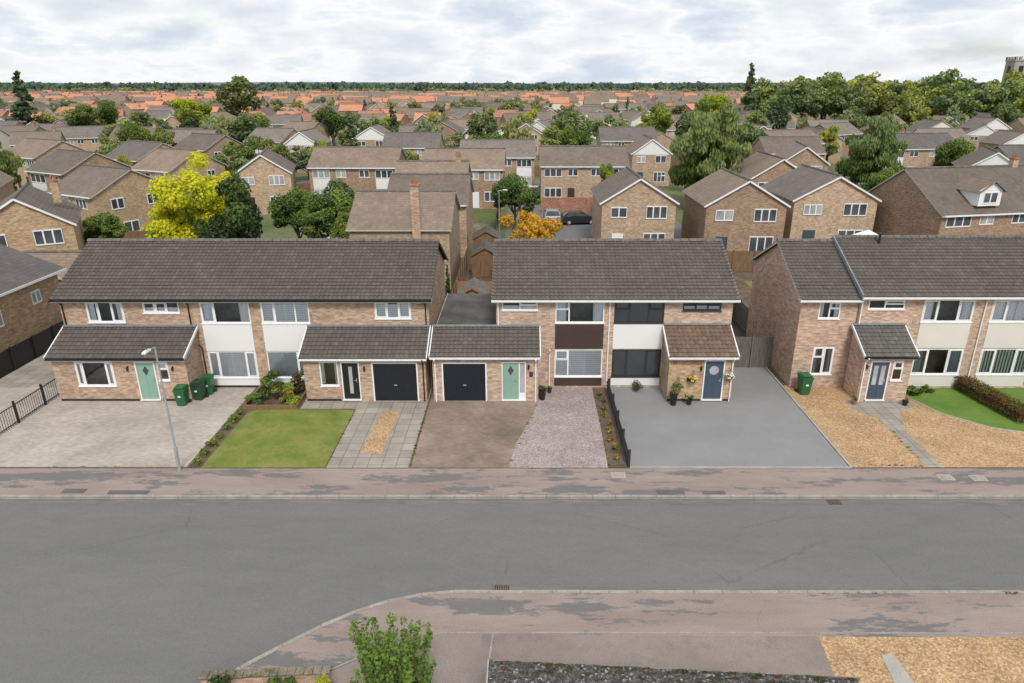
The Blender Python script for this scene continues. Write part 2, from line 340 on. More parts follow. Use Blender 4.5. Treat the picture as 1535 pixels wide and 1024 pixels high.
structure('background_road',rect(14.6,18.2,60,150),None,-.114,ASPH)
structure('background_cross_road',rect(-70,110,112,117),None,-.110,ASPH)
structure('background_cross_road',rect(-90,130,158,163),None,-.108,ASPH)
structure('back_lawn',rect(-22,-14,43,50),None,-.008,LAWN2)
structure('back_lawn',rect(18,30,43,54),None,-.008,LAWN)
structure('left_driveway',rect(-60,-28.2,24.95,33),None,-.004,SLAB)
structure('side_passage_paving',rect(-28.6,-23.7,33.05,45),None,-.002,SLAB)

# ------------------------------------------------------------------ facade helpers
def wall_open(mb,x0,x1,z0,z1,y,ops,mat,rev=.09,room=.9):
    xs=sorted({x0,x1}|{o[0] for o in ops}|{o[1] for o in ops}); zs=sorted({z0,z1}|{o[2] for o in ops}|{o[3] for o in ops})
    for a,b in zip(xs,xs[1:]):
        for c,d in zip(zs,zs[1:]):
            mx=(a+b)/2;mz=(c+d)/2
            if any(o[0]<mx<o[1] and o[2]<mz<o[3] for o in ops): continue
            mb.face([(a,y,c),(b,y,c),(b,y,d),(a,y,d)],mat)
    for o in ops:
        a,b,c,d=o[:4]
        for (yy,y2,m) in ((y,y+rev,mat),(y+rev,y+room,INT)):
            mb.face([(a,yy,c),(a,y2,c),(a,y2,d),(a,yy,d)],m); mb.face([(b,y2,c),(b,yy,c),(b,yy,d),(b,y2,d)],m)
            mb.face([(a,yy,d),(a,y2,d),(b,y2,d),(b,yy,d)],m); mb.face([(a,y2,c),(a,yy,c),(b,yy,c),(b,y2,c)],m)
        mb.face([(a,y+room,c),(b,y+room,c),(b,y+room,d),(a,y+room,d)],INT)
def window(par,org,x0,x1,z0,z1,y,cols,fr=WHITE,style=None,sc=BLIND):
    mb=MB(org); t=.06; ya=y+.012; yb=y+.07
    mb.box(x0,x1,ya,yb,z1-t,z1,fr); mb.box(x0,x1,ya,yb,z0,z0+t,fr); mb.box(x0,x0+t,ya,yb,z0+t,z1-t,fr); mb.box(x1-t,x1,ya,yb,z0+t,z1-t,fr)
    mb.box(x0-.03,x1+.03,y-.06,ya,z0-.05,z0+.005,fr)
    tot=sum(c[0] for c in cols); x=x0+t; W=x1-x0-2*t
    for i,(w,k) in enumerate(cols):
        xa=x; xb=x+W*w/tot; x=xb
        if i<len(cols)-1: mb.box(xb-.035,xb+.035,ya+.003,yb-.003,z0+t,z1-t,fr)
        xi=xa+(.035 if i else 0); xj=xb-(.035 if i<len(cols)-1 else 0)
        if k in 'ot':
            zl=z0+t if k=='o' else z1-t-(z1-z0)*.33
            if k=='t': mb.box(xi,xj,ya+.004,yb-.004,zl-.05,zl,fr)
            s=.05; y2=ya-.02; ye=yb-.01
            mb.box(xi,xj,y2,ye,z1-t-s,z1-t-.002,fr); mb.box(xi,xj,y2,ye,zl+.002,zl+s,fr); mb.box(xi,xi+s,y2,ye,zl+s,z1-t-s,fr); mb.box(xj-s,xj,y2,ye,zl+s,z1-t-s,fr)
    w=mb.obj('window',par)
    g=MB(org); g.face([(x0+t,y+.04,z0+t),(x1-t,y+.04,z0+t),(x1-t,y+.04,z1-t),(x0+t,y+.04,z1-t)],GLASS); g.obj('glass',w)
    if style:
        c=MB(org); yc=y+.095
        if style=='slat':
            st=.115; n=int((z1-z0-.1)/st)
            for k in range(n):
                zc=z0+.07+k*st; c.face([(x0+.06,yc-.03,zc),(x1-.06,yc-.03,zc),(x1-.06,yc-.005,zc+st*.84),(x0+.06,yc-.005,zc+st*.84)],sc)
            xx=x0+t
            for (ww,k) in cols:
                c.box(xx-.02,xx+.06,yc-.035,yc+.03,z0+.05,z1-.05,sc); mx_=xx+W*ww/tot/2
                if ww>=1.2: c.box(mx_-.035,mx_+.035,yc-.034,yc+.03,z0+.05,z1-.05,sc)
                xx+=W*ww/tot
            nm='slatted_blind'
        elif style=='vert':
            n=int((x1-x0)/.16)
            for k in range(n):
                xc=x0+.05+k*.16; c.face([(xc,yc,z0+.06),(xc+.11,yc+.03,z0+.06),(xc+.11,yc+.03,z1-.05),(xc,yc,z1-.05)],sc)
            nm='vertical_blind'
        elif style=='half':
            c.box(x0+.05,x1-.05,yc,yc+.01,z0+(z1-z0)*.55,z1-.05,sc); nm='roller_blind'
        elif style=='cafe':
            c.box(x0+.05,x1-.05,yc,yc+.01,z0+.05,z0+(z1-z0)*.45,sc); nm='net_curtain'
        else:
            nm='curtain'
            full=style=='net'; cw=(x1-x0)*(.5 if full else .22)
            c.box(x0+.03,x1-.03,yc+.035,yc+.05,z1-.1,z1-.07,sc)
            for sgn,xs in ((1,x0+.03),(-1,x1-.03)):
                n=int(cw/.06); pr=None
                for k in range(n+1):
                    p=(xs+sgn*k*.06,yc+.035*(k%2))
                    if pr: c.face([(pr[0],pr[1],z0+.05),(p[0],p[1],z0+.05),(p[0],p[1],z1-.05),(pr[0],pr[1],z1-.05)],sc)
                    pr=p
        c.obj(nm,w)
    return w
def door(par,org,x0,x1,z0,z1,y,mat,fr=WHITE,glass='none',side=None,hs=1):
    mb=MB(org); t=.06
    xl,xr=x0,x1
    if side: xr=x1+side
    mb.box(xl-t,xl,y-.02,y+.09,z0,z1+t,fr); mb.box(xr,xr+t,y-.02,y+.09,z0,z1+t,fr); mb.box(xl,xr,y-.02,y+.09,z1,z1+t,fr); mb.box(xl-t,xr+t,y-.1,y+.05,z0-.06,z0-.002,fr)
    if side: mb.box(x1,x1+.06,y-.015,y+.085,z0,z1,fr); mb.box(x1+.06,xr,y-.013,y+.08,z0,z0+.35,fr)
    mb.box(x0+.005,x1-.005,y+.02,y+.06,z0,z1,mat)
    w=x1-x0; c=(x0+x1)/2
    if glass!='vert':
        for a,b in ((x0+.1,c-.05),(c+.05,x1-.1)):
            mb.box(a,b,y+.008,y+.0195,z0+.12,z0+.62,mat); mb.box(a,b,y+.008,y+.0195,z0+.78,z1-.62,mat)
    d=mb.obj('door',par)
    g=MB(org)
    if glass=='diamond':
        zc=z1-.42; g.face([(c,y+.006,zc-.26),(c+.15,y+.006,zc),(c,y+.006,zc+.26),(c-.15,y+.006,zc)],GLB)
    elif glass=='round':
        zc=z1-.5; g.face([(c+.24*math.cos(a),y+.006,zc+.24*math.sin(a)) for a in [k*math.pi/8 for k in range(16)]],GLC)
    elif glass=='two':
        for a,b in ((x0+.14,c-.07),(c+.07,x1-.14)): g.face([(a,y+.005,z0+.8),(b,y+.005,z0+.8),(b,y+.005,z1-.2),(a,y+.005,z1-.2)],GLC)
    elif glass=='vert':
        g.face([(c-.09,y+.012,z0+.3),(c+.09,y+.012,z0+.3),(c+.09,y+.012,z1-.2),(c-.09,y+.012,z1-.2)],GLC)
    if side: g.face([(x1+.06,y+.04,z0+.35),(xr,y+.04,z0+.35),(xr,y+.04,z1),(x1+.06,y+.04,z1)],GLC)
    if g.f: g.obj('glass',d)
    h=MB(org); hx=x1-.12 if hs>0 else x0+.12
    h.box(hx-.015,hx+.015,y-.03,y+.018,z0+.95,z0+1.15,STEEL); h.box(hx-.1*hs,hx+.01,y-.045,y-.031,z0+1.03,z0+1.055,STEEL); h.obj('handle',d)
    return d
def garage_door(par,org,x0,x1,z0,z1,y,mat,fr=WHITE):
    mb=MB(org)
    mb.box(x0-.07,x0,y-.01,y+.1,z0,z1+.07,fr); mb.box(x1,x1+.07,y-.01,y+.1,z0,z1+.07,fr); mb.box(x0,x1,y-.01,y+.1,z1,z1+.07,fr)
    n=int((x1-x0)/.14); st=(x1-x0)/n
    for k in range(n): mb.box(x0+k*st+.008,x0+(k+1)*st-.008,y+.04,y+.065,z0+.03,z1,mat)
    mb.box(x0,x1,y+.05,y+.09,z0,z1,mat); mb.box(x0+.01,x1-.01,y+.03,y+.07,z0+1.0,z0+1.05,mat)
    d=mb.obj('garage_door',par)
    h=MB(org);h.box((x0+x1)/2-.08,(x0+x1)/2+.08,y+.005,y+.03,z0+.85,z0+.9,STEEL);h.obj('handle',d)
def tiles(mb,x0,x1,ye,ze,yr,zr,mat,gauge=.265):
    e=Vector((0,ye,ze));r=Vector((0,yr,zr));L=(r-e).length;d=(r-e)/L; n=Vector((0,-d.z,d.y)) 
    if n.z<0:n=-n
    N=max(2,round(L/gauge)); st=.075; C=3*max(1,round((x1-x0)/st/3)); prof=[0,.042,.03]
    xs=[x0+(x1-x0)*i/C for i in range(C+1)]
    ux=1 if ye<yr else -1
    for k in range(N):
        lo=e+d*(L*k/N)+n*.055; hi=e+d*(L*(k+1)/N+.02)+n*.004
        jit=[R.uniform(-.004,.004) for _ in range(C//3+2)]
        for i in range(C):
            a,b=xs[i],xs[i+1];pa=prof[i%3];pb=prof[(i+1)%3]; j=jit[i//3]
            A=(a,*(lo+n*(pa+j)).yz);B=(b,*(lo+n*(pb+j)).yz);Cc=(b,*(hi+n*pb).yz);D=(a,*(hi+n*pa).yz)
            u0=math.floor(i/3)*.3+.05;u1=u0+.2;v0=k*.3+.05;v1=v0+.2
            uv=[(u0,v0),(u1,v0),(u1,v1),(u0,v1)]
            mb.face([A,B,Cc,D] if ux>0 else [B,A,D,Cc],mat,uv)
            E=(a,*(lo+n*(-.055)).yz);F=(b,*(lo+n*(-.055)).yz)
            mb.face([E,F,B,A],mat,[(u0,v0)]*4)
def ridge(mb,x0,x1,y,z):
    n=max(1,round((x1-x0)/.45)); s=(x1-x0)/n
    for k in range(n):
        a=x0+k*s;b=a+s-.02; dz=R.uniform(-.012,.012)
        pts=[(-.15,-.02),(-.1,.07),(0,.11),(.1,.07),(.15,-.02)]
        for p,q in zip(pts,pts[1:]): mb.face([(a,y+p[0],z+p[1]+dz),(b,y+p[0],z+p[1]+dz),(b,y+q[0],z+q[1]+dz),(a,y+q[0],z+q[1]+dz)],RIDGE,[(a,0)]*4)
        mb.face([(a,y+p[0],z+p[1]+dz) for p in pts],RIDGE); mb.face([(b,y+p[0],z+p[1]+dz) for p in pts[::-1]],RIDGE)
YF,YR,YB=33.1,36.9,40.7; ZE,ZR=4.95,7.02
def gable(mb,x,y0,yr,y1,ze,zr,mat,flip):
    p=[(x,y0,-.1),(x,y1,-.1),(x,y1,ze),(x,yr,zr),(x,y0,ze)]
    mb.face(p if not flip else p[::-1],mat)
def main_house(label,x0,x1,ops,brick,tile,lgab,rgab,yf=YF,dz=0,gut=WHITE):
    org=((x0+x1)/2,yf,0); root=empty('semi_detached_house',org,label,'house')
    mb=MB(org); ze=ZE+dz; zr=ZR+dz
    wall_open(mb,x0,x1,-.1,ze,yf,ops,brick)
    gable(mb,x0,yf,YR,YB,ze+.1,zr-.06,brick,True); gable(mb,x1,yf,YR,YB,ze+.1,zr-.06,brick,False)
    mb.face([(x1,YB,-.1),(x0,YB,-.1),(x0,YB,ze),(x1,YB,ze)],brick)
    mb.obj('wall',root)
    rx0,rx1=(x0-(.22 if lgab else 0),x1+(.22 if rgab else 0)); vm=TRIM if gut is WHITE else DGREY
    r=MB(org)
    tiles(r,rx0,rx1,yf-.35,ze,YR,zr,tile); tiles(r,rx0,rx1,YB+.35,ze,YR,zr,tile)
    ridge(r,rx0,rx1,YR,zr+.05)
    for g,x,sx in ((lgab,rx0,1),(rgab,rx1,-1)):
        if g:
            r.beam((x+.03*sx,yf-.35,ze-.03),(x+.03*sx,YR,zr-.03),.04,.11,vm); r.beam((x+.03*sx,YB+.35,ze-.03),(x+.03*sx,YR,zr-.03),.04,.11,vm)
            r.face([(x,yf-.3,ze-.02),(x,YR,zr-.05),(x+.2*sx,YR,zr-.05),(x+.2*sx,yf-.3,ze-.02)],vm)
    r.obj('roof',root)
    g=MB(org); g.box(rx0,rx1,yf-.3,yf-.27,ze-.17,ze-.01,WHITE); g.box(rx0,rx1,yf-.27,yf,ze-.06,ze-.045,WHITE)
    g.obj('fascia',root)
    g=MB(org); g.box(rx0,rx1,yf-.42,yf-.31,ze-.10,ze-.015,gut); g.obj('gutter',root)
    return root,org
def downpipe(par,org,x,y,z0,z1,mat):
    m=MB(org); m.cyl((x,y-.06,z0),(x,y-.06,z1-.35),.035,.035,mat); m.cyl((x,y-.06,z1-.35),(x,y-.33,z1-.06),.035,.035,mat); m.obj('downpipe',par)
def panel(par,org,x0,x1,z0,z1,y,mat,boards=0):
    m=MB(org)
    if boards:
        m.box(x0,x1,y-.012,y+.03,z0,z1,mat)
        n=max(1,round((z1-z0)/boards)); s=(z1-z0)/n
        for k in range(n):
            a=z0+k*s; m.face([(x0,y-.035,a+.002),(x1,y-.035,a+.002),(x1,y-.014,a+s),(x0,y-.014,a+s)],mat); m.face([(x0,y-.013,a),(x1,y-.013,a),(x1,y-.035,a+.002),(x0,y-.035,a+.002)],mat)
    else: m.box(x0,x1,y-.028,y+.012,z0,z1,mat)
    m.obj('cladding_panel',par)
def lean_porch(par,org,x0,x1,y0,y1,ops,brick,tile,ze=2.42,zt=3.42,gut=WHITE,name='porch'):
    mb=MB(org); wall_open(mb,x0,x1,-.1,ze,y0,ops,brick,room=.8)
    for x,fl in ((x0,True),(x1,False)):
        p=[(x,y0,-.1),(x,y1,-.1),(x,y1,zt-.12),(x,y0,ze-.02)]; mb.face(p[::-1] if fl else p,brick)
    mb.obj(name,par)
    r=MB(org); tiles(r,x0-.1,x1+.1,y0-.25,ze,y1-.01,zt,tile,.26)
    for x,sx in ((x0-.1,1),(x1+.1,-1)): r.beam((x-.01*sx,y0-.25,ze+.01),(x-.01*sx,y1,zt+.01),.05,.14,WHITE)
    r.box(x0-.1,x1+.1,y1-.16,y1-.012,zt+.045,zt+.11,LEAD)
    r.obj(name+'_roof',par)
    g=MB(org); g.box(x0-.08,x1+.08,y0-.2,y0-.17,ze-.17,ze-.02,WHITE); g.box(x0-.08,x1+.08,y0-.17,y0,ze-.06,ze-.04,WHITE); g.box(x0-.1,x1+.1,y0-.30,y0-.205,ze-.10,ze-.02,gut); g.obj(name+'_gutter',par)
def plinth(par,org,segs,y):
    m=MB(org)
    for a,b in segs: m.box(a,b,y-.008,y+.002,-.1,.13,DGREY)
    m.obj('plinth',par)
def wall_lamp(par,org,x,y,z,m=BLACK):
    b=MB(org); b.box(x-.03,x+.03,y-.05,y,z+.05,z+.12,m); b.cyl((x,y-.09,z-.1),(x,y-.09,z+.08),.045,.06,m,8); b.obj('wall_lamp',par)

# ---- House A
PY=31.4
opsA=[(-22.3,-20.4,3.65,4.75),(-19.4,-17.55,4.15,4.75),(-16.5,-13.98,3.6,4.75),(-16.5,-13.98,.55,2.05)]
h,o=main_house('brick two-storey house with white cladding and wide lean-to porch',-23.6,-13.7,opsA,BR_L,TL,True,False,gut=BLACK)
window(h,o,-22.3,-20.4,3.65,4.75,YF,[(1,'o'),(1.2,'f'),(1,'o')],style='curtain')
window(h,o,-19.4,-17.55,4.15,4.75,YF,[(1,'o'),(1,'o'),(1,'f')],style='cafe')
window(h,o,-16.5,-13.98,3.6,4.75,YF,[(.7,'o'),(1.9,'f')],style='curtain')
window(h,o,-16.5,-13.98,.55,2.05,YF,[(.7,'o'),(2,'f'),(.7,'o')],style='slat')
panel(h,o,-16.5,-13.98,2.07,3.53,YF,PANEL); panel(h,o,-16.5,-13.98,.12,.48,YF,PANEL)
plinth(h,o,[(-16.6,-13.75)],YF)
downpipe(h,o,-17.05,YF,3.5,4.95,BLACK); downpipe(h,o,-23.45,YF,3.5,4.95,BLACK); downpipe(h,o,-16.7,YF,0,2.6,BLACK)
ops=[(-22.4,-20.5,.85,2.15),(-19.4,-18.4,.12,2.15),(-18.3,-17.75,1.15,2.15)]
lean_porch(h,o,-23.5,-16.85,PY,YF,ops,BR_L,TL,gut=BLACK)
window(h,o,-22.4,-20.5,.85,2.15,PY,[(.5,'o'),(1.9,'f'),(.5,'o')],style='curtain'); window(h,o,-18.3,-17.75,1.15,2.15,PY,[(1,'t')],style='half')
door(h,o,-19.34,-18.46,.12,2.09,PY,SAGE,glass='diamond'); wall_lamp(h,o,-19.75,PY,1.8); wall_lamp(h,o,-17.5,PY,1.8); plinth(h,o,[(-23.48,-19.5),(-18.3,-16.87)],PY)
# ---- House B
opsB=[(-13.42,-10.95,3.6,4.75),(-13.42,-11.2,.55,2.05),(-7.6,-5.75,3.85,4.75)]
h,o=main_house('brick two-storey house with white cladding and black garage door',-13.7,-4.85,opsB,BR_L,TL,False,True,gut=BLACK)
window(h,o,-13.42,-10.95,3.6,4.75,YF,[(1,'o'),(1.6,'f'),(1,'f')],style='slat'); window(h,o,-13.42,-11.2,.55,2.05,YF,[(1.6,'f'),(.6,'o')],style='slat',sc=BLINDG)
window(h,o,-7.6,-5.75,3.85,4.75,YF,[(1,'o'),(1,'f'),(1,'o')],style='slat')
panel(h,o,-13.42,-10.95,2.07,3.53,YF,PANEL); panel(h,o,-13.42,-11.2,.12,.48,YF,PANEL)
downpipe(h,o,-5.0,YF,3.5,4.95,BLACK)
ops=[(-10.2,-9.28,.85,2.15),(-9.15,-8.2,.12,2.15),(-7.6,-5.3,.0,2.12)]
lean_porch(h,o,-11.0,-4.9,PY,YF,ops,BR_L,TLg)
window(h,o,-10.2,-9.28,.85,2.15,PY,[(1,'f')],style='curtain')
door(h,o,-9.08,-8.27,.12,2.09,PY,BLACK,glass='vert'); garage_door(h,o,-7.53,-5.37,.0,2.05,PY,NAVY)
downpipe(h,o,-5.02,PY,0,2.42,BLACK); wall_lamp(h,o,-7.95,PY,1.8); plinth(h,o,[(-10.98,-9.25)],PY)
# ---- House C
opsC=[(-1.1,.72,4.3,4.8),(1.62,4.12,3.62,4.8),(1.62,4.12,.62,2.15)]
h,o=main_house('brick two-storey house with dark brown cladding and attached garage',-1.4,4.43,opsC,BR_C,TLg,True,False)
window(h,o,-1.1,.72,4.3,4.8,YF,[(1,'f'),(1,'t')],style='cafe'); window(h,o,1.62,4.12,3.62,4.8,YF,[(.7,'t'),(1.9,'f')],style='curtain')
window(h,o,1.62,4.12,.62,2.15,YF,[(.7,'t'),(1.9,'f')],style='slat',sc=BLIND)
panel(h,o,1.62,4.12,2.2,3.56,YF,BROWNP,.17); panel(h,o,1.62,4.12,.1,.56,YF,BROWNP,.15)
downpipe(h,o,1.35,YF,0.1,2.3,WHITE); downpipe(h,o,4.38,YF,0,4.95,WHITE); downpipe(h,o,-1.3,YF,3.4,4.95,WHITE)
ops=[(-4.1,-1.85,0,2.12),(-1.12,.1,.1,2.18)]
lean_porch(h,o,-4.55,.72,PY,YF,ops,BR_C,TLg,ze=2.5,zt=3.42,name='garage')
garage_door(h,o,-4.03,-1.92,0,2.05,PY,NAVY); door(h,o,-1.05,-.25,.1,2.1,PY,SAGE,glass='diamond',side=.3)
m=MB(o); m.box(-4.6,-1.41,YF,40.6,-.1,2.75,BR_C); m.box(-4.7,-1.402,YF+.05,40.7,2.75,2.9,FELT); m.box(-4.72,-4.7,YF+.05,40.7,2.7,2.93,WHITE)
m.obj('garage_flat_roof',h)
m=MB(o); m.box(.28,.46,PY-.02,PY,1.35,1.6,DGREY); m.obj('house_sign',h)
wall_lamp(h,o,.25,PY,1.9); downpipe(h,o,.6,PY,0,2.45,WHITE); downpipe(h,o,-4.42,PY,0,2.45,WHITE)
# ---- House D
opsD=[(4.62,7.18,3.62,4.8),(4.62,7.18,.62,2.15),(8.1,10.05,4.28,4.8)]
h,o=main_house('brick two-storey house with dark window shutters and white cladding',4.43,10.65,opsD,BR_C,TLg,False,True)
window(h,o,4.62,7.18,3.62,4.8,YF,[(.75,'t'),(1,'f'),(.75,'t')],DGREY,'slat',SHUT)
window(h,o,4.62,7.18,.62,2.15,YF,[(.75,'o'),(1,'f'),(.75,'o')],DGREY,'slat',SHUT); window(h,o,8.1,10.05,4.28,4.8,YF,[(1,'t'),(1,'f'),(1,'t')],DGREY,'cafe',BLINDG)
panel(h,o,4.62,7.18,2.2,3.56,YF,PANEL); panel(h,o,4.62,7.18,.12,.56,YF,PANEL)
lean_porch(h,o,7.25,10.5,PY,YF,[(9.0,10.05,.12,2.25)],BR_G,TLr,ze=2.5,zt=3.5,gut=WHITE)
door(h,o,9.07,9.98,.12,2.19,PY,BLUEG,glass='round'); downpipe(h,o,10.4,PY,0,2.5,WHITE); wall_lamp(h,o,8.85,PY,1.8); plinth(h,o,[(7.27,8.95),(10.1,10.48)],PY)
m=MB(o); m.box(7.3,8.9,PY-.006,PY,1.98,2.2,BR_R); m.box(8.2,8.5,PY-.05,PY-.007,1.1,1.4,DGREY); m.obj('wall_trim',h)
# ---- House E wing + main
opsE=[(15.05,16.15,3.85,4.75),(15.1,16.2,.75,2.3)]
h,o=main_house('pink brick house with cream cladding and small tiled porch',14.1,17.02,opsE,BR_C,TLg,True,False)
window(h,o,15.05,16.15,3.85,4.75,YF,[(1,'f'),(1,'t')],style='curtain'); window(h,o,15.1,16.2,.75,2.3,YF,[(1,'t'),(1,'o')],style='curtain',sc=CURTB)
yfE=32.95
def sub_main(h,org,x0,x1,ops,lgab,rgab,dz):
    mb=MB(org); ze=ZE+dz; zr=ZR+dz; wall_open(mb,x0,x1,-.1,ze,yfE,ops,BR_C); gable(mb,x0,yfE,YR,YB+.1,ze+.1,zr-.06,BR_C,True); gable(mb,x1,yfE,YR,YB+.1,ze+.1,zr-.06,BR_C,False)
    mb.face([(x1,YB+.1,-.1),(x0,YB+.1,-.1),(x0,YB+.1,ze),(x1,YB+.1,ze)],BR_C); mb.obj('main_wall',h)
    r=MB(org); rx0=x0-(.12 if lgab else 0); tiles(r,rx0,x1,yfE-.35,ze,YR,zr,TLg); tiles(r,rx0,x1,YB+.45,ze,YR,zr,TLg); ridge(r,rx0,x1,YR,zr+.05)
    if lgab: r.beam((rx0-.03,yfE-.36,ze+.03),(rx0-.03,YR,zr+.04),.06,.22,LEAD)
    r.obj('main_roof',h)
    g=MB(org); g.box(rx0,x1,yfE-.3,yfE-.27,ze-.17,ze-.01,WHITE); g.box(rx0,x1,yfE-.42,yfE-.31,ze-.1,ze-.015,WHITE); g.box(rx0,x1,yfE-.27,yfE,ze-.06,ze-.045,WHITE); g.obj('gutter',h)
opsE2=[(17.45,19.3,4.4,4.9),(20.25,22.85,3.72,4.9),(20.25,22.85,.8,2.25)]
sub_main(h,o,17.04,23.4,opsE2,True,False,.2)
window(h,o,17.45,19.3,4.4,4.9,yfE,[(1,'f'),(1.2,'t')]); window(h,o,20.25,22.85,3.72,4.9,yfE,[(1,'o'),(1.5,'f'),(1,'o')],style='curtain'); window(h,o,20.25,22.85,.8,2.25,yfE,[(1,'o'),(1.5,'f'),(1,'o')],style='curtain',sc=CURTB)
panel(h,o,20.25,22.85,2.3,3.66,yfE,CREAM); panel(h,o,20.25,22.85,.12,.74,yfE,CREAM)
downpipe(h,o,17.1,yfE,0,5.15,WHITE); downpipe(h,o,23.35,yfE,0,5.15,WHITE)
lean_porch(h,o,16.9,19.35,PY,yfE,[(17.3,18.28,.1,2.2),(18.42,18.95,1.15,2.2)],BR_C,TLp,ze=2.5,zt=3.55,gut=BLACK)
door(h,o,17.36,18.22,.1,2.14,PY,BLUEG,glass='two'); window(h,o,18.42,18.95,1.15,2.2,PY,[(1,'t')])
downpipe(h,o,16.98,PY,0,2.5,WHITE); wall_lamp(h,o,17.1,PY,1.9)
m=MB(o); m.cyl((19.2,YR-.5,6.8),(19.2,YR-.5,7.5),.06,.06,BLACK); m.cyl((19.2,YR-.5,7.5),(19.2,YR-.5,7.58),.1,.1,BLACK); m.obj('roof_vent',h)
# ---- House F
org=(28.4,yfE,0); h=empty('semi_detached_house',org,'pink brick terraced house with cream panels beside a hedge','house')
opsF=[(23.75,26.35,3.72,4.9),(23.75,26.35,.8,2.25),(27.6,29.4,4.4,4.9)]
sub_main(h,org,23.4,33.4,opsF,False,True,.2)
window(h,org,23.75,26.35,3.72,4.9,yfE,[(1,'o'),(1.5,'f'),(1,'o')],style='net'); window(h,org,23.75,26.35,.8,2.25,yfE,[(1,'o'),(1.5,'f'),(1,'o')],style='vert',sc=BLINDG); window(h,org,27.6,29.4,4.4,4.9,yfE,[(1,'f'),(1.2,'t')])
panel(h,org,23.75,26.35,2.3,3.66,yfE,CREAM); panel(h,org,23.75,26.35,.12,.74,yfE,CREAM)
lean_porch(h,org,27.5,30,PY,yfE,[(27.9,28.9,.1,2.2)],BR_C,TLp,ze=2.5,zt=3.55); door(h,org,27.96,28.84,.1,2.14,PY,BLACK,glass='two')

# ------------------------------------------------------------------ background houses
def simple_win(par,org,x0,x1,z0,z1,y,glass=None,axis='y',name='window'):
    m=MB(org); gm=glass or R.choice([GLB,GLB,GLC])
    def bx(a,b,y0,y1,c,d,mt):
        if axis=='y': m.box(a,b,y0,y1,c,d,mt)
        else: m.box(y0,y1,a,b,c,d,mt)
    sg=-1 if axis in('y','-x') else 1
    def q(a,b): return (y+sg*a,y+sg*b)
    n=2 if x1-x0<1.7 else 3; w=(x1-x0)/n
    bx(x0,x1,*q(0,.05),z0,z0+.10,WHITE); bx(x0,x1,*q(0,.05),z1-.10,z1,WHITE)
    for k in range(n+1):
        xc=x0+k*w; bx(max(x0,xc-.055),min(x1,xc+.055),*q(0,.048),z0+.10,z1-.10,WHITE)
    bx(x0+.02,x1-.02,*q(.002,.02),z0+.04,z1-.04,gm)
    return m.obj(name,par)
HCNT=[0]
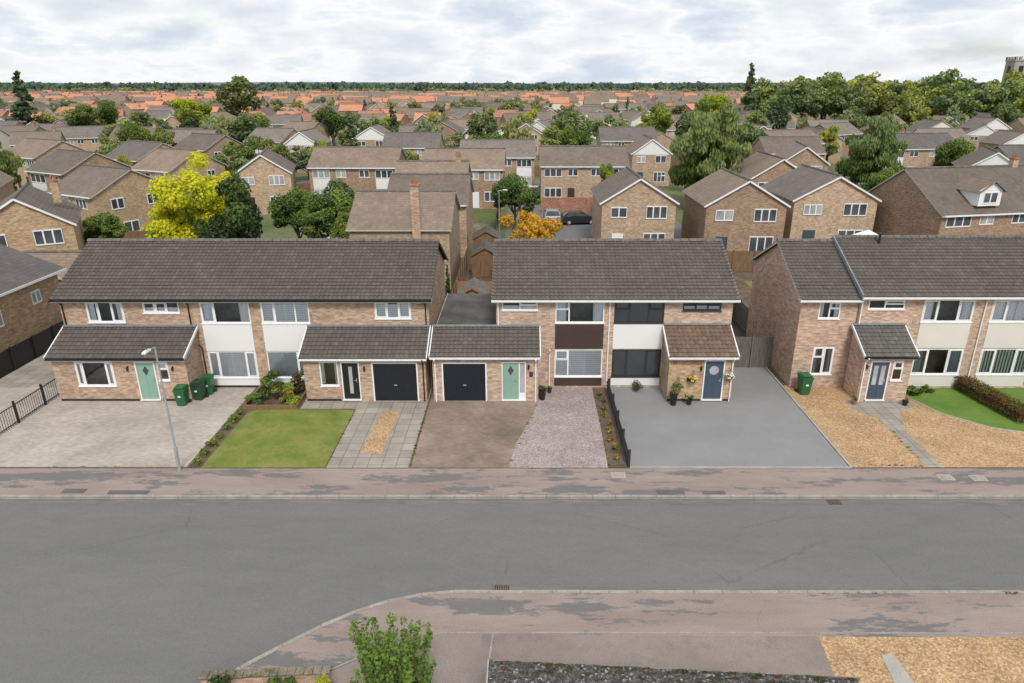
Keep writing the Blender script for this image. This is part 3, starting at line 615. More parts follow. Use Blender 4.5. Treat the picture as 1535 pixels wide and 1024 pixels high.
def bg_house(label,x0,x1,yf,depth,ax='x',eave=4.9,rise=2.1,brick=BR_B,tile=TB,panels=None,chim=False,name='house',parts=True,sidewin=0,group='houses of the estate',apex=False,rot=0):
    org=((x0+x1)/2,yf,0); h=empty(name,org,label,'house',group); w=x1-x0; z0=-.13; y1=yf+depth; ov=.25
    m=MB(org); xm=(x0+x1)/2; ym=(yf+y1)/2
    if ax=='x':
        m.face([(x0,yf,z0),(x1,yf,z0),(x1,yf,eave),(x0,yf,eave)],brick); m.face([(x1,y1,z0),(x0,y1,z0),(x0,y1,eave),(x1,y1,eave)],brick)
        gable(m,x0,yf,ym,y1,eave,eave+rise-.05,brick,True); gable(m,x1,yf,ym,y1,eave,eave+rise-.05,brick,False)
    else:
        m.face([(x0,yf,z0),(x1,yf,z0),(x1,yf,eave),(xm,yf,eave+rise-.05),(x0,yf,eave)],brick); m.face([(x1,y1,z0),(x0,y1,z0),(x0,y1,eave),(xm,y1,eave+rise-.05),(x1,y1,eave)],brick)
        m.face([(x0,y1,z0),(x0,yf,z0),(x0,yf,eave),(x0,y1,eave)],brick); m.face([(x1,yf,z0),(x1,y1,z0),(x1,y1,eave),(x1,yf,eave)],brick)
        if apex: m.face([(x0,yf-.03,eave-.2),(x1,yf-.03,eave-.2),(x1,yf-.03,eave),(xm,yf-.03,eave+rise-.05),(x0,yf-.03,eave)],PANEL)
    m.obj('wall',h)
    r=MB(org); th=.11; zr=eave+rise
    def slope(a,b,c,d):
        r.face([a,b,c,d],tile); lo=[(p[0],p[1],p[2]-th) for p in (a,b,c,d)]
        r.face(lo[::-1],TRIM)
        q=[a,b,c,d]
        for k in (0,1,3): r.face([lo[k],lo[(k+1)%4],q[(k+1)%4],q[k]],TRIM)
    s=rise/(depth/2 if ax=='x' else w/2)
    if ax=='x':
        ze=eave-ov*s+th
        slope((x0-.2,yf-ov,ze),(x1+.2,yf-ov,ze),(x1+.2,ym,zr+th),(x0-.2,ym,zr+th)); slope((x1+.2,y1+ov,ze),(x0-.2,y1+ov,ze),(x0-.2,ym,zr+th),(x1+.2,ym,zr+th))
        r.cyl((x0-.2,ym,zr+th),(x1+.2,ym,zr+th),.12,.12,RIDGE,6)
    else:
        ze=eave-ov*s+th
        slope((x0-ov,y1+.2,ze),(x0-ov,yf-.2,ze),(xm,yf-.2,zr+th),(xm,y1+.2,zr+th)); slope((x1+ov,yf-.2,ze),(x1+ov,y1+.2,ze),(xm,y1+.2,zr+th),(xm,yf-.2,zr+th))
        r.cyl((xm,yf-.2,zr+th),(xm,y1+.2,zr+th),.12,.12,RIDGE,6)
        r.beam((x0-ov,yf-.215,ze-.09),(xm,yf-.215,zr+th-.09),.03,.15,WHITE); r.beam((x1+ov,yf-.215,ze-.09),(xm,yf-.215,zr+th-.09),.03,.15,WHITE)
    ro=r.obj('roof',h)
    if chim:
        c=MB(org); fr_=chim=='front'; cx,cy=(x0+w*.68,yf+.6) if fr_ else (x1-1.0,ym); cw=.31 if fr_ else .28
        zb=0 if fr_ else zr-1; top=zr+(1.1 if fr_ else .7)
        c.box(cx-cw,cx+cw,(yf-.3) if fr_ else cy-.25,(yf+.35) if fr_ else cy+.25,zb,top,brick); c.box(cx-cw-.06,cx+cw+.06,(yf-.36) if fr_ else cy-.31,(yf+.41) if fr_ else cy+.31,top,top+.12,BR_R)
        for dx in (-.14,.14): c.cyl((cx+dx,yf if fr_ else cy,top+.12),(cx+dx,yf if fr_ else cy,top+.42),.1,.08,TERRA)
        c.obj('chimney',ro)
    if parts:
        if ax=='x':
            n=max(1,round(w/6)); uw=w/n
            for k in range(n):
                a=x0+k*uw; mir=k%2
                def X(t0,t1): return (a+uw*t0,a+uw*t1) if not mir else (a+uw*(1-t1),a+uw*(1-t0))
                wx=X(.08,.48); simple_win(h,org,*wx,3.5,4.6,yf); simple_win(h,org,*wx,.8,2.1,yf)
                if panels: panel(h,org,wx[0],wx[1],2.15,3.45,yf-.03,panels)
                simple_win(h,org,*X(.62,.85),3.6,4.6,yf); dx=X(.62,.78)
                d=MB(org); d.box(dx[0],dx[1],yf-.05,yf,0,2.05,R.choice([WHITE,BLUEG,BROWNP,SAGE])); d.obj('door',h)
                g=MB(org); g.box(a,a+uw-.02,yf-ov-.1,yf-ov-.003,eave-.14,eave-.02,WHITE); g.obj('gutter',h)
        else:
            simple_win(h,org,x0+w*.12,x0+w*.34,3.5,4.5,yf-.03); simple_win(h,org,x0+w*.6,x0+w*.88,3.4,4.6,yf-.03); simple_win(h,org,x0+w*.58,x0+w*.88,.5,2.1,yf)
            d=MB(org); d.box(x0+w*.15,x0+w*.3,yf-.05,yf,0,2.05,R.choice([WHITE,BLUEG,BROWNP])); d.obj('door',h)
        if sidewin:
            px=x1 if sidewin>0 else x0; axx='+x' if sidewin>0 else '-x'
            simple_win(h,org,yf+depth*.2,yf+depth*.2+1.3,3.4,4.5,px,axis=axx); simple_win(h,org,yf+depth*.65,yf+depth*.65+1.2,3.4,4.5,px,axis=axx); simple_win(h,org,yf+depth*.3,yf+depth*.3+1.6,.9,2.1,px,axis=axx)
    h.rotation_euler=(0,0,rot)
    HCNT[0]+=1
    return h
OCC=[]
def bh(label,x0,x1,y,d,**k):
    OCC.append(((x0+x1)/2,y+d/2,max(x1-x0,d)/2+1)); return bg_house(label,x0,x1,y,d,**k)
LG='brown brick detached house with gabled tiled roof and white bargeboards'
LS='brown brick semi-detached houses under a long tiled roof'
LP='brick semi-detached houses with white panels between windows'
bh('brick house with tall external chimney behind the garages',-13.1,-5.6,50.8,8.5,tile=TB,chim='front',parts=False)
bh(LS,-12.4,-5.2,62,8,tile=TB); bh(LS,-13.8,-6.2,73.5,8,tile=TB,chim=True)
bh(LG,7.2,14,63,9,ax='y'); bh(LG,16.4,23.6,61.5,9,ax='y'); bh(LG,25.4,33.2,64.5,9,ax='y',tile=TB2)
bh(LG,26.2,33.0,80,9,ax='y'); bh(LG,17,23,110,9,ax='y',apex=True)
bh(LP,2.3,13.8,92.5,8.5); bh(LS,-9.4,1.6,104,8,tile=TB2,panels=WHITE); bh(LP,-12.8,-2.6,89,8,tile=TB)
bh(LP,-28,-16.6,91,8.5,panels=PANEL); bh(LG,-35,-28.6,85,9,ax='y',rot=.25); bh(LP,-24,-14.5,120,8.5,tile=TB2,panels=PANEL)
bh(LP,-53,-45,133,8.5,panels=PANEL,tile=TB2,rot=-.3); bh(LG,-43,-37,127,9,ax='y',tile=TB2,apex=True)
bh(LP,-59.5,-51.5,117,8.5,rot=-.5,sidewin=1); bh(LP,-62,-54,101,8.5,panels=PANEL,sidewin=1,rot=-.5,tile=TB2); bh(LP,-63,-55,86,8.5,panels=PANEL,sidewin=1,rot=-.5); bh(LG,-61,-55.5,72,8.5,ax='y',apex=True,rot=.45)
bh(LP,-48.5,-41,68,8.5,sidewin=1,rot=-.5,brick=BR_G); bh('yellow brown brick house with chimney and white windows',-41.5,-34.8,51.5,8.5,ax='y',brick=BR_G,chim=True,rot=.5)
bh(LP,-50.5,-43.5,88,8.5,rot=-.45,sidewin=1,panels=PANEL)
bh('low brick extension with tiled roof beside a gable',-36,-31.5,46.5,4,eave=2.4,rise=1.2,parts=False,brick=BR_G)
hR=bh('brown brick house with white dormer window in tiled roof',35.6,48,59.5,10.5,eave=4.6,rise=3.2,chim=True,rot=.2)
o2=(41.8,59.5,0)
m=MB(o2); m.box(39.1,41.3,59.7,62.5,5.2,6.5,WHITE); m.obj('dormer',hR)
m=MB(o2)
for sx in (-1,1): m.face([(40.2+sx*1.35,59.45,6.35),(40.2,59.45,7.25),(40.2,63.4,7.25),(40.2+sx*1.35,62.6,6.35)],TB)
m.face([(38.9,59.68,6.5),(41.5,59.68,6.5),(40.2,59.68,7.2)],WHITE); m.obj('dormer_roof',hR); simple_win(hR,o2,39.5,40.9,5.4,6.4,59.7)
bh(LG,35.5,41.5,96,9,ax='y',tile=TB2,rot=-.2); bh(LP,38,47,110,8.5,panels=PANEL); bh(LG,56,62.5,88,9,ax='y',apex=True,rot=-.4); bh(LP,60,74,118,8.5,tile=TB2,panels=PANEL,rot=.15); bh(LS,66,78,94,8.5,tile=TB2,panels=PANEL); bh(LP,82,96,105,8.5,panels=PANEL); bh(LP,45,55,128,8.5,rot=.3); bh(LG,27,33,120,9,ax='y')
bh(LP,-77,-69,80,8.5,rot=-.5,sidewin=1); bh(LS,-80,-71,105,8.5,rot=-.5,sidewin=1)
xL=-29.6
org=(-33.5,37.5,0); h=empty('detached_house',org,'yellow brick house with side eave next to black fence','house')
m=MB(org); m.box(-38,xL,30.5,42,-.1,4.1,BR_G); m.obj('wall',h)
r=MB(org); r.face([(xL+.4,30.1,4.1),(xL+.4,42.4,4.1),(-33.8,42.4,6.0),(-33.8,30.1,6.0)],TB2); r.face([(-38.4,42.4,4.1),(-38.4,30.1,4.1),(-33.8,30.1,6.0),(-33.8,42.4,6.0)],TB2); r.face([(xL,30.5,4.1),(-33.8,30.5,5.9),(-38,30.5,4.1)],BR_G); r.face([(xL,42,4.1),(-33.8,42,5.9),(-38,42,4.1)],BR_G)
r.box(xL+.38,xL+.44,30.1,42.4,3.96,4.1,WHITE); r.obj('roof',h)
simple_win(h,org,35.2,36.7,2.2,3.4,xL,axis='+x'); simple_win(h,org,39.3,40.1,2.6,3.4,xL,axis='+x')

cx=201.0
org=(cx,300,0); h=empty('church_tower',org,'square stone church tower with battlements above trees','church')
STONE=mottle('church_stone',(.27,.26,.23),(.37,.35,.31),.3,2,.2)
m=MB(org); m.box(cx-2.9,cx+2.9,297.1,302.9,0,23.5,STONE); m.box(cx-3.1,cx+3.1,296.9,303.1,23.5,24.2,STONE)
for k in range(4):
    for b in (296.9,302.6): m.box(cx-3.1+k*1.76,cx-2.2+k*1.76,b,b+.5,24.2,25.3,STONE)
    m.box(cx-3.1,cx-2.6,297+k*1.7,297.9+k*1.7,24.2,25.25,STONE)
m.obj('tower_wall',h)
m=MB(org); m.box(cx-.9,cx+.9,297.02,297.12,18.5,21.8,BLACK); m.obj('belfry_window',h)
m=MB(org); m.box(cx-2.98,cx-2.88,299.1,300.9,18.5,21.8,BLACK); m.obj('belfry_window',h)
m=MB(org); m.box(cx-18,cx-3.2,297.2,302.8,0,9,STONE); m.face([(cx-18,296.9,9),(cx-3,296.9,9),(cx-3,300,12),(cx-18,300,12)],TB); m.face([(cx-18,303.1,9),(cx-3,303.1,9),(cx-3,300,12),(cx-18,300,12)],TB); m.obj('nave',h)

# ------------------------------------------------------------------ foliage
def leafmesh(name,parent,clumps,n,size,seed,up=.25,long=1.0,mats=None,shell=.35):
    g=np.random.default_rng(seed); C=np.array([c[:6] for c in clumps],float); mi=np.array([c[6] for c in clumps])
    wt=(C[:,3]*C[:,4]+C[:,3]*C[:,5])**.9; wt/=wt.sum(); idx=g.choice(len(C),n,p=wt)
    d=g.normal(size=(n,3)); d/=np.linalg.norm(d,axis=1)[:,None]; rad=g.uniform(shell,1.12,n)**.6
    p=C[idx,:3]+d*C[idx,3:6]*rad[:,None]
    nn=d*.9+g.normal(size=(n,3))*.7; nn[:,2]+=up; nn/=np.linalg.norm(nn,axis=1)[:,None]
    a=np.cross(nn,g.normal(size=(n,3))); a/=np.linalg.norm(a,axis=1)[:,None]; b=np.cross(nn,a)
    if long>1:
        b=np.tile(np.array([0,0,-1.0]),(n,1))+g.normal(size=(n,3))*.2; a=np.cross(b,g.normal(size=(n,3))); a/=np.linalg.norm(a,axis=1)[:,None]
    s=size*g.uniform(.6,1.4,n)[:,None]; a=a*s; b=b*s*long
    V=np.empty((n,4,3)); V[:,0]=p-a*.1-b*.5;V[:,1]=p+a*.5-b*.05;V[:,2]=p+a*.08+b*.5;V[:,3]=p-a*.45+b*.08
    me=bpy.data.meshes.new(name); me.from_pydata(V.reshape(-1,3).tolist(),[],np.arange(n*4).reshape(n,4).tolist())
    for m in mats: me.materials.append(m)
    ms=mi[idx].copy(); sw=g.random(n)<.22; ms[sw]=g.integers(0,len(mats),sw.sum()); me.polygons.foreach_set('material_index',ms.astype(np.int32)); me.update()
    o=bpy.data.objects.new(name,me); COL.objects.link(o)
    if parent: o.parent=parent
    return o
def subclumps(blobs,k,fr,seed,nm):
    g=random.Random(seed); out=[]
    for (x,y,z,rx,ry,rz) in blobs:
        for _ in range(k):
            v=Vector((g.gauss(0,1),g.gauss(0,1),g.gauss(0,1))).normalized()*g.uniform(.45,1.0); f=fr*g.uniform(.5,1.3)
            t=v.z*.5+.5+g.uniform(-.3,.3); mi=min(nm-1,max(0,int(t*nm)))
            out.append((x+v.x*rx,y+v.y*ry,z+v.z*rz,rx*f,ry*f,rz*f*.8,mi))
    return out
KINDS={
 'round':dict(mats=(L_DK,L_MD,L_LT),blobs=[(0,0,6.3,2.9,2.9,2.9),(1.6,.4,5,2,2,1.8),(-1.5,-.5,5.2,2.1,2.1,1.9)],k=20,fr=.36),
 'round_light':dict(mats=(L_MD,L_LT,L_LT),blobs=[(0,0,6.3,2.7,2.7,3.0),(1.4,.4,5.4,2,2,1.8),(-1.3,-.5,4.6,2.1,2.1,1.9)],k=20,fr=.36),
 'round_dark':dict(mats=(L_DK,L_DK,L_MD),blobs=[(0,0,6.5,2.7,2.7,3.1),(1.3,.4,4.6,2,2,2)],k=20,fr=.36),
 'wide':dict(mats=(L_DK,L_MD,L_GG),blobs=[(0,0,5.8,4.3,3.6,3.4),(-3.2,0,4.8,2.6,2.6,2.6),(3.0,.6,5,2.8,2.6,2.7)],k=20,fr=.32),
 'yellowgreen':dict(mats=(L_MD,L_LT,L_YL),blobs=[(0,0,6.2,3.1,3,3),(1.2,0,4.8,2.4,2.4,1.8)],k=20,fr=.36),
 'yellow':dict(mats=(L_YL,L_Y2,L_Y2),blobs=[(0,0,6.6,2.5,2.4,2.5),(-1.6,0,5.2,1.8,1.8,1.6),(1.7,.3,5.4,1.8,1.8,1.7),(.2,0,4.3,2.4,2.1,1.7)],k=24,fr=.33,nl=19000,ls=.19),
 'orange':dict(mats=(L_LT,L_OR,L_OR),blobs=[(0,0,5.9,3.4,3.3,3.4)],k=46,fr=.30),
 'willow':dict(mats=(L_MD,L_GG,L_GG),blobs=[(0,0,7.3,2.2,2.2,2.2),(0,0,5.2,3.2,3.0,3.3),(1.2,0,3.6,2.4,2.4,2.6),(-1.3,0,3.6,2.3,2.3,2.6)],k=24,fr=.27,long=2.4,nl=17000,ls=.17),
 'conifer':dict(mats=(L_DK,L_DK,L_MD),blobs=[(0,0,1.8+1.15*i,2.5-.33*i,2.5-.33*i,.8) for i in range(7)]+[(0,0,9.6,.3,.3,.5)],k=11,fr=.36),
 'birch':dict(mats=(L_LT,L_YL,L_GG),blobs=[(0,0,7,1.5,1.5,2.2),(0,0,4.6,2,2,1.8)],k=13,fr=.33,long=1.6),
}
CACHE={}; TCOUNT=[0]
TL_LABEL={'round':'leafy green broadleaf tree standing among houses','round_light':'fresh light green broadleaf tree among gardens','round_dark':'dark green dense tree behind the rooftops','wide':'broad spreading grey green tree','yellowgreen':'yellow green broadleaf tree in early autumn colour','yellow':'bright yellow acacia tree behind a back garden','orange':'domed orange and green tree beside parking court','willow':'drooping pale green willow tree','conifer':'tall dark pointed conifer','birch':'light airy birch tree with pale leaves'}
def tree(kind,x,y,h,near=True,w=1.0,rot=None,z=-.13,label=None,group='trees between the houses'):
    key=(kind,near); sc=(h/10*w,h/10*w,h/10); rot=R.uniform(0,6.28) if rot is None else rot; TCOUNT[0]+=1
    if key in CACHE:
        t=copy_thing(CACHE[key],(x,y,z),rot,sc,group)
        t['label']=label or TL_LABEL[kind]
        return t
    K=KINDS[kind]; root=empty('tree',(x,y,z),label or TL_LABEL[kind],'tree',group)
    m=MB(); top=max(b[2] for b in K['blobs']); g=random.Random(3)
    m.cyl((0,0,0),(.1,0,top*.45),.26,.17,BARK,8); m.cyl((.1,0,top*.45),(0,.1,top),.17,.05,BARK,6)
    for b in K['blobs']:
        for _ in range(2):
            m.cyl((.05,0,g.uniform(.25,.5)*top),(b[0]+g.uniform(-.5,.5)*b[3],b[1]+g.uniform(-.5,.5)*b[4],b[2]+g.uniform(0,.5)*b[5]),.11,.03,BARK,5)
    m.obj('trunk',root,True)
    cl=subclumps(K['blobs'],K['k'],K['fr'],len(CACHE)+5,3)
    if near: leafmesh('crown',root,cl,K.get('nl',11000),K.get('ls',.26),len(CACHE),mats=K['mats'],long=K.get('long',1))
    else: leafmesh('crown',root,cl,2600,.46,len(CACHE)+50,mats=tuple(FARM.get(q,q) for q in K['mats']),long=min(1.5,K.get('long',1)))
    root.rotation_euler=(0,0,rot); root.scale=sc; CACHE[key]=root
    return root
tree('yellow',-24.2,51,11.3,w=.98,rot=.3); tree('round_dark',-19.8,46.5,9.4,w=.85,label='dark feathery evergreen tree behind the roof'); tree('round',-17.2,60,7.6,w=1.0); tree('round',-21,63,7.2); tree('round_light',-14.6,57,6,w=.8)
tree('round',-1.0,74,7.2,w=1.0); tree('orange',.5,50,7.3,w=.98); tree('willow',23.2,88,13.2,w=1.22); tree('willow',50,101,12,w=1.05); tree('birch',10,84,7,w=.8)
tree('conifer',-128,185,18,w=1.2,near=False); tree('wide',-99,165,14,w=1.1); tree('yellowgreen',-88,190,13,w=1.2); tree('round_dark',-90,228,18,w=1.2,near=False); tree('wide',-45,168,12.5)
tree('round_light',29,160,12,w=1.1); tree('yellowgreen',56,215,14); tree('conifer',72,232,21,w=.9,near=False); tree('round_dark',64,178,13,w=.8,near=False); tree('round',-57,150,11); tree('birch',-31,108,8); tree('wide',-42,112,9)
tree('round_dark',-6.4,57,4.6,w=.7); tree('conifer',-5.3,46,3.4,w=.5,z=0,label='small columnar conifer in a back garden'); tree('round',-8,69,5,w=.6); tree('conifer',-27.5,150,11,near=False)
tree('round_dark',34.5,74,5,w=.8); tree('willow',-70,92,10); tree('wide',-33.5,76,7.5); tree('round_light',-37,60,5.5); tree('round',-46,60,6)
tree('wide',-66,122,11); tree('round_light',-5,118,9); tree('round',9,124,9.5); tree('wide',38,128,11); tree('round_light',42,82,7); tree('round',64,104,9)
protos=[]
def far_house_proto(i,tile,brick,x,y,w,ax='x',rs=2.6,panels=None):
    return bg_house('distant brick house with pitched tiled roof',x-w/2,x+w/2,y,8,ax=ax,tile=tile,brick=brick,rise=rs,eave=4.9,chim=(i in(0,4,5)),group='distant houses of the village',parts=(i<4),panels=panels,apex=(i==3))
BR_W=plain('pale_rendered_wall',(.66,.62,.54),.8,.06,.5)
spec=[(TB,BR_B,8.5,'x'),(TB2,BR_B,10.5,'x'),(TB,BR_B,7,'y'),(TB2,BR_B,7.5,'y'),(TO,BR_R,9,'x'),(TO,BR_B,8,'y'),(TB,BR_R,11,'x'),(TB2,BR_W,8.5,'x')]
px=[(-75,135),(20,135),(48,143),(-30,140),(-70,290),(-50,310),(5,300),(25,262)]
for i,(s,p) in enumerate(zip(spec,px)):
    protos.append(far_house_proto(i,s[0],s[1],p[0],p[1],s[2],s[3],2.2,PANEL if i<2 else None)); OCC.append((p[0],p[1]+4,7))
def free(x,y,r): return all((x-a)**2+(y-b)**2>(r+c)**2*.72 for a,b,c in OCC)
rows=[130,145,160,175,191,208,225,243,262,283,305,328,352,378]
nh=0
for ry in rows:
    hw=ry*.78+10; x=-hw+R.uniform(0,8); stp=14 if ry<230 else 15.5
    while x<hw:
        y=ry+R.uniform(-4,4); right=x/ry>.36 and ry>185
        keep=R.random()<(.08 if right else (.78 if ry<215 else .70))
        if keep and free(x,y+4,5.2) and abs(x-16)>5:
            if ry<200: i=R.choice([0,1,2,0,3,1,7])
            elif ry<225: i=R.choice([0,1,2,3,0,6,7])
            else: i=R.choice([0,2,4,4,5,4,6,7] if x/ry<.05 else [0,1,2,6,4,0,7])
            copy_thing(protos[i],(x,y,0),R.choice([0,0,R.uniform(-.6,.6),R.uniform(-.6,.6),math.pi/2]),R.uniform(.86,1.02),'distant houses of the village'); OCC.append((x,y+4,5)); nh+=1
        x+=stp*R.uniform(.8,1.25)
print('far houses',nh)
# rooftops too far to tell apart
fb=MB(); gf=random.Random(8); 
for ry in range(395,760,17):
    x=-ry*.8
    while x<ry*.42:
        if gf.random()<.72:
            y=ry+gf.uniform(-6,6); w_=gf.uniform(4,7); d_=4; hz=gf.uniform(4.6,5.6); rz=hz+gf.uniform(2.2,3.2); tm=gf.choice([TB,TO,TB2,TO,TB] if x<ry*.1 else [TB,TB2,TB,TO]); bm_=gf.choice([BR_B,BR_R,BR_B,BR_W])
            fb.face([(x-w_,y-d_,-.1),(x+w_,y-d_,-.1),(x+w_,y-d_,hz),(x-w_,y-d_,hz)],bm_)
            for s_ in (-1,1): fb.face([(x+s_*w_,y-d_,-.1),(x+s_*w_,y+d_,-.1),(x+s_*w_,y+d_,hz),(x+s_*w_,y,rz),(x+s_*w_,y-d_,hz)],bm_)
            fb.face([(x-w_-.2,y-d_-.3,hz-.1),(x+w_+.2,y-d_-.3,hz-.1),(x+w_+.2,y,rz),(x-w_-.2,y,rz)],tm); fb.face([(x+w_+.2,y+d_+.3,hz-.1),(x-w_-.2,y+d_+.3,hz-.1),(x-w_-.2,y,rz),(x+w_+.2,y,rz)],tm)
            if gf.random()<.5: fb.box(x+w_*.6,x+w_*.6+.9,y-.4,y+.4,rz-.6,rz+1.1,BR_R)
        x+=gf.uniform(13,24)
o_=fb.obj('distant_rooftops',label='far village houses with brown and orange roofs',category='houses',kind='stuff')
nt_=0; tries=0
kinds=['round','round_light','round_dark','wide','yellowgreen','birch','conifer','willow']
wts=[6,5.5,1.5,5,2.4,1.6,.6,1.8]
while nt_<200 and tries<12000:
    tries+=1; y=78+ (R.random()**.85)*300; hw=y*.8; x=R.uniform(-hw,hw); rr=x/y; dense=rr>.33 and y>215
    if y<118 and (R.random()<.6 or abs(x-6)<10): continue
    r=.8 if dense else .9
    if not free(x,y,r): continue
    k=R.choices(kinds,wts)[0]
    hgt=R.uniform(4.5,7) if y<118 else (R.uniform(7,10) if y<190 else (R.uniform(6.5,10.5) if not dense else R.uniform(13,19)))
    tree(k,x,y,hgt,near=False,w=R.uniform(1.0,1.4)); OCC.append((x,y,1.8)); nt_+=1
for i in range(40):
    x=86+i*4.2+R.uniform(-2,2); tree(R.choice(['round','round_dark','wide','round_light','wide','yellowgreen','round_light']),x,272+R.uniform(-26,18)-.02*x,R.uniform(15,21) if abs(x-196)>14 else 11,near=False,w=R.uniform(1,1.3),group='tall trees by the church')
def woods(name,y0,y1,n,hmin,hmax,size,mats,seed,lab,gap=.5,lf_=26):
    g=random.Random(seed); cl=[]
    for _ in range(n):
        y=g.uniform(y0,y1); x=g.uniform(-.85,.85)*y
        if math.sin(x*.013+y*.01)+math.sin(x*.031+1.3*seed)<gap-1: continue
        hh=g.uniform(hmin,hmax)
        for j in range(4): cl.append((x+g.uniform(-.6,.6)*hh,y+g.uniform(-.3,.3)*hh,hh*g.uniform(.25,.75),hh*.36,hh*.33,hh*.26,g.choice([0,0,1,1,2])%len(mats)))
    o=leafmesh(name,None,cl,len(cl)*lf_,size,seed,mats=mats); o['label']=lab; o['category']='woodland'; o['kind']='stuff'
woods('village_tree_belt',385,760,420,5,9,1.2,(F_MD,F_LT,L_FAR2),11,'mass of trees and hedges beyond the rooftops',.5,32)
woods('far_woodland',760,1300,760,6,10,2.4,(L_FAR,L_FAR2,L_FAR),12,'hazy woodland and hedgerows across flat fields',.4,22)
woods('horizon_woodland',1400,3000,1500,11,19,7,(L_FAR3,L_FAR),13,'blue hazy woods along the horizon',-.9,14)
hb=MB(); xs=[-4000+i*160 for i in range(51)]
hh=[3+8*abs(math.sin(i*.23+.6))*abs(math.sin(i*.11)) for i in range(51)]
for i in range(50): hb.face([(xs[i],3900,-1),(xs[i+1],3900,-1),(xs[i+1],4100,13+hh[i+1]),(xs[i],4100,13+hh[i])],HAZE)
hb.obj('distant_hills',kind='structure')

# ------------------------------------------------------------------ plants
def plant(name,x,y,z,r,h,mats,n,size,label,cat='plant',seed=None,long=1,group=None,blobs=None):
    root=empty(name,(x,y,z),label,cat,group); sd=seed or int(abs(x*37+y*91))
    bl=blobs or [(0,0,h*.55,r,r,h*.45)]
    m=MB()
    for k in range(4):
        a=k*1.57+.4; m.cyl((0,0,0),(math.cos(a)*r*.4,math.sin(a)*r*.4,h*.6),.03,.012,BARK,5)
    m.obj('stem',root); leafmesh('foliage',root,subclumps(bl,10,.42,sd,len(mats)),n,size,sd,mats=mats,long=long); return root
bm=(L_DK,L_MD,L_LT)
plant('shrub',-13.1,31.9,0,.75,1.35,bm,1500,.12,'round green shrub in raised garden bed'); plant('shrub',-12.1,31.3,0,.6,1.0,(L_MD,L_OR,L_LT),1200,.11,'bronze and green shrub in raised garden bed'); plant('shrub',-11.7,32.3,0,.45,1.2,(L_DK,L_RD,L_MD),900,.1,'dark shrub with red leaves against wall'); plant('shrub',-13.4,30.9,0,.4,.6,bm,700,.1,'small leafy shrub at bed edge'); plant('shrub',-11.65,30.9,0,.35,.6,(L_LT,L_YL,L_MD),500,.09,'light green shrub at corner of raised bed')
m=MB()
for a,b in (((-13.9,30.55),(-11.3,30.55)),((-11.3,30.55),(-11.3,33)),((-13.9,30.55),(-13.9,33))): m.beam((a[0],a[1],.07),(b[0],b[1],.07),.12,.22,WOODB)
m.obj('garden_bed_edging',label='timber sleeper edging around a planted bed',category='garden edging')
for i in range(7):
    y=25.2+i*.78; plant('small_shrub',-13.84,y,0,.15+.05*(i%3),.36,(L_MD,L_LT,L_LT),220,.085,'small bright green shrub edging a driveway',group='row of small shrubs beside the driveway')
for i in range(9):
    plant('low_plant',3.95+.1*math.sin(i*2),25.6+i*.8,0,.16,.25+.1*(i%2),(L_DK,L_OR,L_MD),110,.06,'low straggly plant in narrow border',group='plants in narrow border')
structure('narrow_flower_border',rect(3.62,4.3,24.95,33),None,.006,EARTH)
hl=[]
for k in range(34):
    t=k/33; hx=22.9+.75*(1-t)-.2; hy=28.9+4.1*t
    for dx in (-.28,0,.28):
        for dz in (.25,.62): hl.append((hx+dx+.35,hy,dz,.20,.16,.2,R.choice([0,1,1,2])))
m=leafmesh('hedge',None,hl,11000,.065,5,mats=(L_RD,L_RD,L_MD),shell=.2)
m['label']='russet brown low clipped hedge beside the lawn'; m['category']='hedge'
plant('shrub',20.2,32.2,0,.35,.5,bm,500,.08,'small shrub beside cream panelled wall'); plant('shrub',21.0,32.4,0,.3,.4,bm,400,.08,'low shrub along the house wall')
plant('shrub',6.0,32.7,0,.35,.45,(L_DK,L_RD,L_MD),400,.07,'dark purple planter by white panel')
gw=random.Random(12)
wl=[]
for (xa,ya,xb,yb,n) in ((-8.32,25,-8.32,30.3,16),(-4.8,25,-4.8,31.3,20),(-.6,25,.7,31.3,14),(13.9,25.2,17,25.05,10),(17.0,25.1,17.1,29,12),(-24,24.99,-14,24.99,12),(3.6,25,3.7,32,10),(8,17.4,30,17.4,26)):
    for _ in range(n):
        t=gw.random(); wl.append((xa+(xb-xa)*t+gw.uniform(-.05,.05),ya+(yb-ya)*t+gw.uniform(-.04,.04),.015,.09,.04,.03,gw.choice([0,1,2])))
m=leafmesh('weeds',None,wl,2600,.035,91,mats=(L_MD,L_OR,L_DK)); m['label']='small weeds along paving joints and kerbs'; m['category']='weeds'; m['kind']='stuff'
root=empty('laurel_shrub',(-3.15,12.6,0),'large leafy green shrub beside the near pavement','shrub')
g_=random.Random(21); cl=[]; m=MB()
for k in range(52):
    a=g_.uniform(0,6.28); rr=g_.uniform(0,1)**.6; zt=g_.uniform(2.0,3.5)-rr*.6
    bx_,by_=math.cos(a)*rr*.45,math.sin(a)*rr*.4; lx,ly=math.cos(a)*rr*1.1+g_.uniform(-.12,.12),math.sin(a)*rr*.8
    m.cyl((bx_,by_,0),(lx,ly,zt),.02,.006,BARK,5)
    for t in np.linspace(.3,1.0,7):
        rd=.15*(1.15-t*.75)+.03; cl.append((bx_+(lx-bx_)*t,by_+(ly-by_)*t,zt*t,rd,rd,.17,2 if t>.7 else (1 if t>.5 else 0)))
m.obj('stem',root); leafmesh('foliage',root,cl,9500,.085,77,mats=(L_DK,L_MD,L_BR),up=.8,shell=.4)
